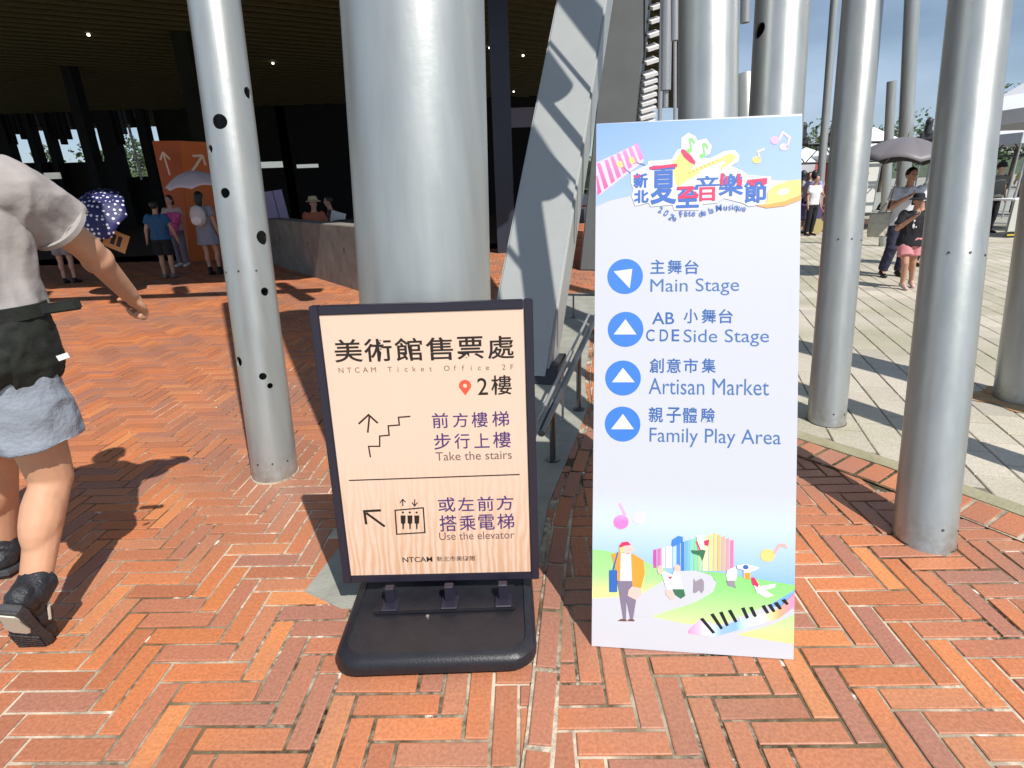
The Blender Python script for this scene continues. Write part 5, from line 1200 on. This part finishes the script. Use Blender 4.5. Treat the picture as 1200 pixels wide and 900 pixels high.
person('adult in white tee and dark trousers holding the large grey umbrella', (g2.x, g2.y, 0), radians(172), 1.55, dict(elR=(.27, .06, 1.14), wrR=(.12, .24, 1.30), elL=(-.25, .0, 1.12), wrL=(-.28, .08, .88), kneeR=(.14, .1, .5), ankR=(.18, .02, .1), toeR=(.2, .18, .03)), skin=mat('skin_sun', (.50, .26, .17), .55), top=mat('white_tee', (.72, .72, .76), .85), sleeve=.6, bottom='trousers', bmat=mat('dark_trouser', (.03, .03, .06), .85), vox=.015, rs=1.15, tophem=.86)
tip = D(1063, 166, g2.y - .15)
umbrella('large grey umbrella shading the adult in white behind the girl', tip + Vector((0, 0, .06)), (-.08, .02, -1), .64, .34, mat('umbrella_taupe', (.17, .155, .165), .5), .85, under=mat('umbrella_under', (.02, .02, .02), .8))
tg = thing('tote_bag', 'beige canvas tote bag hanging from the arm of the adult in white', 'bag', (g2.x - .30, g2.y + .05, -.12)); e = bmesh.new(); loft_bm(e, [((0, 0, .72), .15, .06), ((0, 0, .90), .17, .07), ((0, 0, 1.06), .16, .04)]); fuse('bag_body', e, mat('canvas', (.50, .47, .38), .9), tg, .015, 2, fold=.01)
for dx in (-.06, .06): tube('strap', (dx, 0, 1.05), (dx * .3 + .06, -.01, 1.20), .012, mat('canvas', (.50, .47, .38), .9), tg, seg=8)
g3 = G(1092, 318); person('person in grey half hidden behind the nearest right column under the umbrella edge', (g3.x + .22, g3.y + .6, 0), radians(190), 1.60, dict(), top=mat('grey_tee', (.20, .22, .20), .85), bottom='trousers', bmat=blk, vox=.018, hair_len=.1)

# ================================================================ PLAZA BACKGROUND
M_TENT = mat('tent_white', (.82, .83, .84), .7)
def tent(label, cx, cy, w, h0, h1, banner=None):
    t = thing('market_tent', label, 'tent', (cx, cy, 0)); bm = bmesh.new(); hw = w / 2
    c = [bm.verts.new((sx * hw, sy * hw, h0)) for sx, sy in ((-1, -1), (1, -1), (1, 1), (-1, 1))]; m_ = [bm.verts.new((sx * hw * .45, sy * hw * .45, h0 + (h1 - h0) * .42)) for sx, sy in ((-1, -1), (1, -1), (1, 1), (-1, 1))]; a = bm.verts.new((0, 0, h1))
    for i in range(4): bm.faces.new((c[i], c[(i + 1) % 4], m_[(i + 1) % 4], m_[i])); bm.faces.new((m_[i], m_[(i + 1) % 4], a))
    from_bm('canopy', bm, M_TENT, t)
    for sx, sy in ((-1, -1), (1, -1), (1, 1), (-1, 1)): tube('leg', (sx * hw * .98, sy * hw * .98, 0), (sx * hw * .98, sy * hw * .98, h0), .025, M_ALU2, t, seg=8)
    for nm, (x0, x1, y0, y1) in dict(a=(-hw, hw, -hw - .01, -hw + .0), b=(-hw, hw, hw, hw + .01), c=(-hw - .01, -hw, -hw, hw), d=(hw, hw + .01, -hw, hw)).items():
        bm = bmesh.new(); bbox(bm, x0, x1, y0, y1, h0 - .30, h0 + .01); from_bm('valance', bm, mat('valance_grey', (.60, .62, .66), .8), t)
    if banner:
        bm = bmesh.new(); bbox(bm, -hw * .98, hw * .98, -hw - .035, -hw - .015, h0 - .62, h0 - .31); from_bm('banner', bm, mat('banner_blue', (.22, .34, .52), .7), t)
        for i in range(9):
            x = -hw * .9 + i * .24; bm = bmesh.new(); bbox(bm, x, x + .13, -hw - .040, -hw - .036, h0 - .54, h0 - .40); from_bm('banner_letter', bm, mat('banner_navy', (.04, .06, .16), .7), t)
    return t
p = D(1178, 285, 13.2)
tent('white market tent with a blue banner behind the nearest right column', p.x + 1.45, p.y + 1.5, 3.0, 2.75, 3.75, banner=True)
tent('second white market tent farther back at the right edge', p.x + 5.6, p.y + 6.5, 3.0, 2.5, 3.5)
tent('white market tent with low roof far behind the banner tent', p.x + 3.8, p.y + 12, 3.2, 2.4, 3.3)
tb = thing('market_table', 'long table in pale printed cloth with black and yellow hem at the right', 'table', (p.x + .7, p.y - .3, 0))
box('table_top', -1.0, 1.4, 0, .7, .80, .84, M_WHITE, tb); box('front_cloth', -1.0, 1.4, -.02, -.003, .10, .83, mat('cloth_cream', (.55, .55, .50), .85), tb)
box('hem', -1.0, 1.4, -.028, -.0205, .0, .14, M_BLACK, tb); box('hem_stripe', -1.0, 1.4, -.033, -.0285, .05, .085, mat('hem_yellow', (.6, .45, .05), .7), tb)
for i in range(5):
    bm = bmesh.new(); bbox(bm, -.62 + i * .26, -.44 + i * .26, -.0265, -.0205, .42, .62); from_bm('printed_mark', bm, mat('mark_brown', (.12, .07, .05), .8), tb)
for lb, dx, dy, tp in (('stallholder in dark cap and grey top behind the printed table', -.12, .9, mat('grey_olive', (.14, .14, .12), .85)), ('second stallholder in dark clothes farther right behind the printed table', .85, 1.1, blk)):
    person(lb, (p.x + .7 + dx - .35, p.y + dy, 0), radians(185), 1.62, dict(), top=tp, bottom='trousers', bmat=blk, hat=(blk, .02), vox=.024)
for i, (dx, col_) in enumerate(((-.35, (.5, .1, .1)), (-.1, (.6, .65, .75)), (.15, (.7, .68, .6)), (.45, (.5, .12, .2)))):
    o = box('display_box', p.x + .7 + dx, p.y - .1, 0, 0, 0, 0, M_WHITE) if False else None
    t = thing('display_box', ['dark red', 'pale blue', 'cream', 'plum'][i] + ' small box standing on the printed table', 'box', (p.x + .7 + dx, p.y - .1, .842)); box('carton', -.09, .09, -.06, .06, 0, .14 + .03 * (i % 2), mat('carton_%s' % 'abcd'[i], col_, .7), t); box('lid', -.093, .093, -.063, .063, .1405 + .03 * (i % 2), .16 + .03 * (i % 2), M_WHITE, t)
# lighting truss with moving lamps
Yt = 21
a, b_ = D(925, 192, Yt), D(1215, 186, Yt); x0, x1, zt0 = a.x, b_.x, a.z
tr = thing('stage_truss', 'dark lighting truss spanning the far plaza above the tents', 'truss', (x0, Yt, 0))
for dz, dy in ((0, 0), (.62, 0), (0, .5), (.62, .5)): tube('chord', (0, dy, zt0 + dz), (x1 - x0, dy, zt0 + dz), .035, M_DARK, tr, seg=8)
nseg = 16
for i in range(nseg):
    xa, xb = (x1 - x0) * i / nseg, (x1 - x0) * (i + 1) / nseg
    tube('brace', (xa, 0, zt0 + (.0 if i % 2 else .62)), (xb, 0, zt0 + (.62 if i % 2 else 0)), .02, M_DARK, tr, seg=6)
for x in (.1, x1 - x0 - .1): tube('tower', (x, .25, 0), (x, .25, zt0 + .6), .12, M_DARK, tr, seg=8)
for i, (u, v) in enumerate(((938, 178), (974, 174), (1086, 160), (938, 232), (975, 228))):
    q = D(u, v, Yt); t = thing('stage_lamp', ('black moving lamp on top of the far truss, ' if i < 3 else 'black lamp hanging below the far truss, ') + ('at the edge of the blue board', 'against the near pole', 'above the grey umbrella', 'left one', 'right one')[i], 'lamp', (q.x, q.y, q.z))
    e = bmesh.new(); ell_bm(e, (0, 0, .12), (.12, .12, .16)); tube_bm(e, (0, 0, -.25), (0, 0, .05), .13, .11, 12); from_bm('lamp_head', e, M_DARK, t, auto=40)
    box('yoke', -.22, .22, -.05, .05, -.42, -.20, M_DARK, t)
    if i < 3: t.location.z = zt0 + .64 + .42
    else: t.location.z = zt0 - .5
# booth and sitting people at the foot of the thin post
q = G(944, 276)
ct = thing('market_cart', 'low cart with purple cloth and wheels beside the thin post', 'cart', (q.x, q.y + .6, 0)); e = bmesh.new(); bbox(e, -.35, .55, -.3, .3, .35, .78); bmesh.ops.bevel(e, geom=e.edges[:], offset=.05, segments=2, affect='EDGES'); from_bm('cloth_load', e, mat('deep_purple', (.08, .06, .14), .8), ct, auto=40)
for x in (-.2, .4):
    e = bmesh.new(); tube_bm(e, (x, -.33, .2), (x, -.28, .2), .2, .2, 20); from_bm('wheel', e, mat('wheel_yellow', (.45, .35, .15), .6), ct, auto=40)
q = G(962, 280); person('person in white top standing behind the thin post', (q.x + .15, q.y + .9, 0), radians(200), 1.5, dict(), top=mat('white_tee', (.72, .72, .76), .85), bottom='trousers', bmat=blk, vox=.024)
tent('white booth roof beside the blue board in the distance', D(950, 240, 24).x, 25, 3.4, 1.9, 2.6)
for i, (u, yy, cc) in enumerate(((942, 19, (.5, .5, .5)), (952, 20, (.3, .4, .3)), (1004, 18, (.6, .6, .62)))):
    q = D(u, 262, yy); person(('grey', 'green', 'pale')[i] + ' clad distant visitor under the far truss', (q.x, yy, 0), radians(150 + 40 * i), 1.6, dict(), top=mat('far_top_%s' % 'abc'[i], cc, .85), bottom='trousers', bmat=blk, vox=.03)
# things seen through the slot right of the leaning leg
q = D(672, 228, 22); tent('white parasol tent seen through the slot between leaning leg and board', q.x, 22, 1.6, q.z - .2, q.z + .35)
q = D(668, 262, 20); person('person in red seen through the slot beside the leaning leg', (q.x, 20, 0), radians(180), 1.6, dict(), top=mat('red_paint', (.45, .02, .02), .4), bottom='trousers', bmat=blk, vox=.03)

# trees and hill
M_LEAF = mat('leaves', (.06, .10, .03), .8, col2=(.03, .055, .02), scale=2)
M_BARK = mat('bark', (.08, .06, .04), .9)
def tree(label, x, y, h, r, seed, group=None):
    rnd = random.Random(seed); t = thing('tree', label, 'tree', (x, y, 0), group)
    bm = bmesh.new(); tube_bm(bm, (0, 0, 0), (0, 0, h * .6), .16, .09, 8)
    for i in range(5):
        a = rnd.uniform(0, 6.28); tube_bm(bm, (0, 0, h * (.35 + .05 * i)), (cos(a) * r * .6, sin(a) * r * .6, h * (.6 + .06 * i)), .06, .02, 6)
    from_bm('trunk', bm, M_BARK, t)
    V_, F_ = [], []; cl_ = [(rnd.gauss(0, r * .42), rnd.gauss(0, r * .42), h * .68 + rnd.gauss(0, h * .13), rnd.uniform(.25, .5) * r) for _ in range(16)]
    for _ in range(1500):
        c_ = rnd.choice(cl_); d = Vector((rnd.gauss(0, 1), rnd.gauss(0, 1), rnd.gauss(0, .8))).normalized() * c_[3] * rnd.uniform(.5, 1.05)
        p_ = Vector(c_[:3]) + d; s_ = rnd.uniform(.07, .16) * r / 2; u_ = Vector((rnd.gauss(0, 1), rnd.gauss(0, 1), rnd.gauss(0, 1))).normalized(); w_ = u_.orthogonal().normalized()
        b0 = len(V_); V_ += [p_ - u_ * s_, p_ + w_ * s_ * .6, p_ + u_ * s_, p_ - w_ * s_ * .6]; F_.append((b0, b0 + 1, b0 + 2, b0 + 3))
    mesh('crown', V_, F_, M_LEAF, t); return t
for i, (u, yy, h, r) in enumerate(((112, 60, 6.2, 3.6), (80, 66, 4.6, 3), (150, 58, 4.6, 2.6), (30, 62, 4.5, 3), (168, 64, 7.4, 2.6))):
    q = D(u, 200, yy); tree(('rounded', 'broad', 'low', 'dark', 'leaning')[i] + ' tree beyond the hall, seen through the high rear opening', q.x, yy, h, r, 20 + i)
hv = []; n = 60
for i in range(n + 1):
    x = 30 + i * 5; z = 13 + 9 * noise.noise(Vector((i * .12, 3, 0))) + 2.0 * noise.noise(Vector((i * .9, 1, 0))) - (0 if i > 8 else (8 - i) * 1.2)
    z *= .45; hv += [(x, 150, 0), (x, 160, max(.5, z)), (x, 200, max(.5, z * .8))]
hf = []
for i in range(n): hf += [(3 * i, 3 * i + 3, 3 * i + 4, 3 * i + 1), (3 * i + 1, 3 * i + 4, 3 * i + 5, 3 * i + 2)]
setp(mesh('hill', hv, hf, mat('hill_green_far', (.07, .10, .06), .9, col2=(.04, .06, .04), scale=.3)), kind='structure')
hd_ = thing('hedge', 'long dark hedge beyond the far side of the hall', 'hedge', (-25, 50, 0)); V_, F_ = [], []; rnd = random.Random(3)
box('hedge_core', -30, 45, 0, 1.2, 0, 3.2, mat('hedge_core', (.02, .03, .015), .9), hd_)
for _ in range(5000):
    p_ = Vector((rnd.uniform(-30, 45), rnd.choice((-.1, 1.3)) + rnd.gauss(0, .08), rnd.uniform(0, 3.4))) if rnd.random() < .6 else Vector((rnd.uniform(-30, 45), rnd.uniform(0, 1.2), 3.2 + rnd.uniform(0, .4)))
    u_ = Vector((rnd.gauss(0, 1), rnd.gauss(0, 1), rnd.gauss(0, 1))).normalized() * .14; w_ = u_.orthogonal() * .6; b0 = len(V_); V_ += [p_ - u_, p_ + w_, p_ + u_, p_ - w_]; F_.append((b0, b0 + 1, b0 + 2, b0 + 3))
o = mesh('leaf', V_, F_, M_LEAF, hd_); o['kind'] = 'stuff'

# more of the crowd and stalls far across the plaza
crowd = ((1030, 24, 'black', (.02, .02, .03)), (1100, 16, 'navy', (.03, .05, .15)), (1188, 19, 'yellow', (.6, .45, .1)), (1196, 16.5, 'teal', (.05, .3, .3)), (947, 15.5, 'lilac', (.35, .3, .5)))
for u, yy, nm, cc in crowd:
    q = D(u, 262, yy); person('distant visitor in ' + nm + ' top among the stalls across the plaza', (q.x, yy, 0), radians(random.uniform(0, 360)), 1.62, dict(kneeR=(.12, .14, .5), ankR=(.12, .16, .1), ankL=(-.10, -.18, .1), elR=(.26, .05, 1.14), wrR=(.2, .26, 1.05)), top=mat('crowd_' + nm, cc, .85), bottom='trousers' if yy > 18 else 'shorts', bmat=blk, vox=.03, hair_len=.1 if yy < 20 else 0)
for i, (u, yy, hh_, cc, nm) in enumerate(((1010, 22, 1.9, (.7, .7, .65), 'cream'), (1112, 24, 2.1, (.1, .25, .5), 'blue'), (955, 23, 2.0, (.55, .1, .1), 'red'))):
    q = D(u, 262, yy); t = thing('banner_stand', nm + ' upright banner standing among the far stalls', 'banner', (q.x, yy, 0)); box('banner_cloth', -.3, .3, 0, .02, .1, hh_, mat('banner_' + nm, cc, .7), t); box('foot', -.32, .32, -.15, .17, 0, .06, M_DARK, t)
tent('white market tent seen between the two columns right of the board', D(1020, 262, 22).x, 23.5, 3.0, 2.2, 3.0)
for i, (u, yy, h, r) in enumerate(((945, 46, 5.2, 3), (1000, 52, 4.8, 3.2), (1030, 48, 5.4, 2.6), (1110, 50, 5.2, 3), (1180, 44, 5.6, 3.4), (1225, 47, 6.2, 3.4))):
    q = D(u, 220, yy); tree(('round green', 'wide green', 'narrow green', 'low green', 'bushy green', 'tall green')[i] + ' skyline tree beyond the plaza, ' + ('beside the board', 'behind the second column', 'behind the short post', 'behind the umbrella', 'behind the banner tent', 'at the right edge')[i], q.x, yy, h, r, 50 + i)
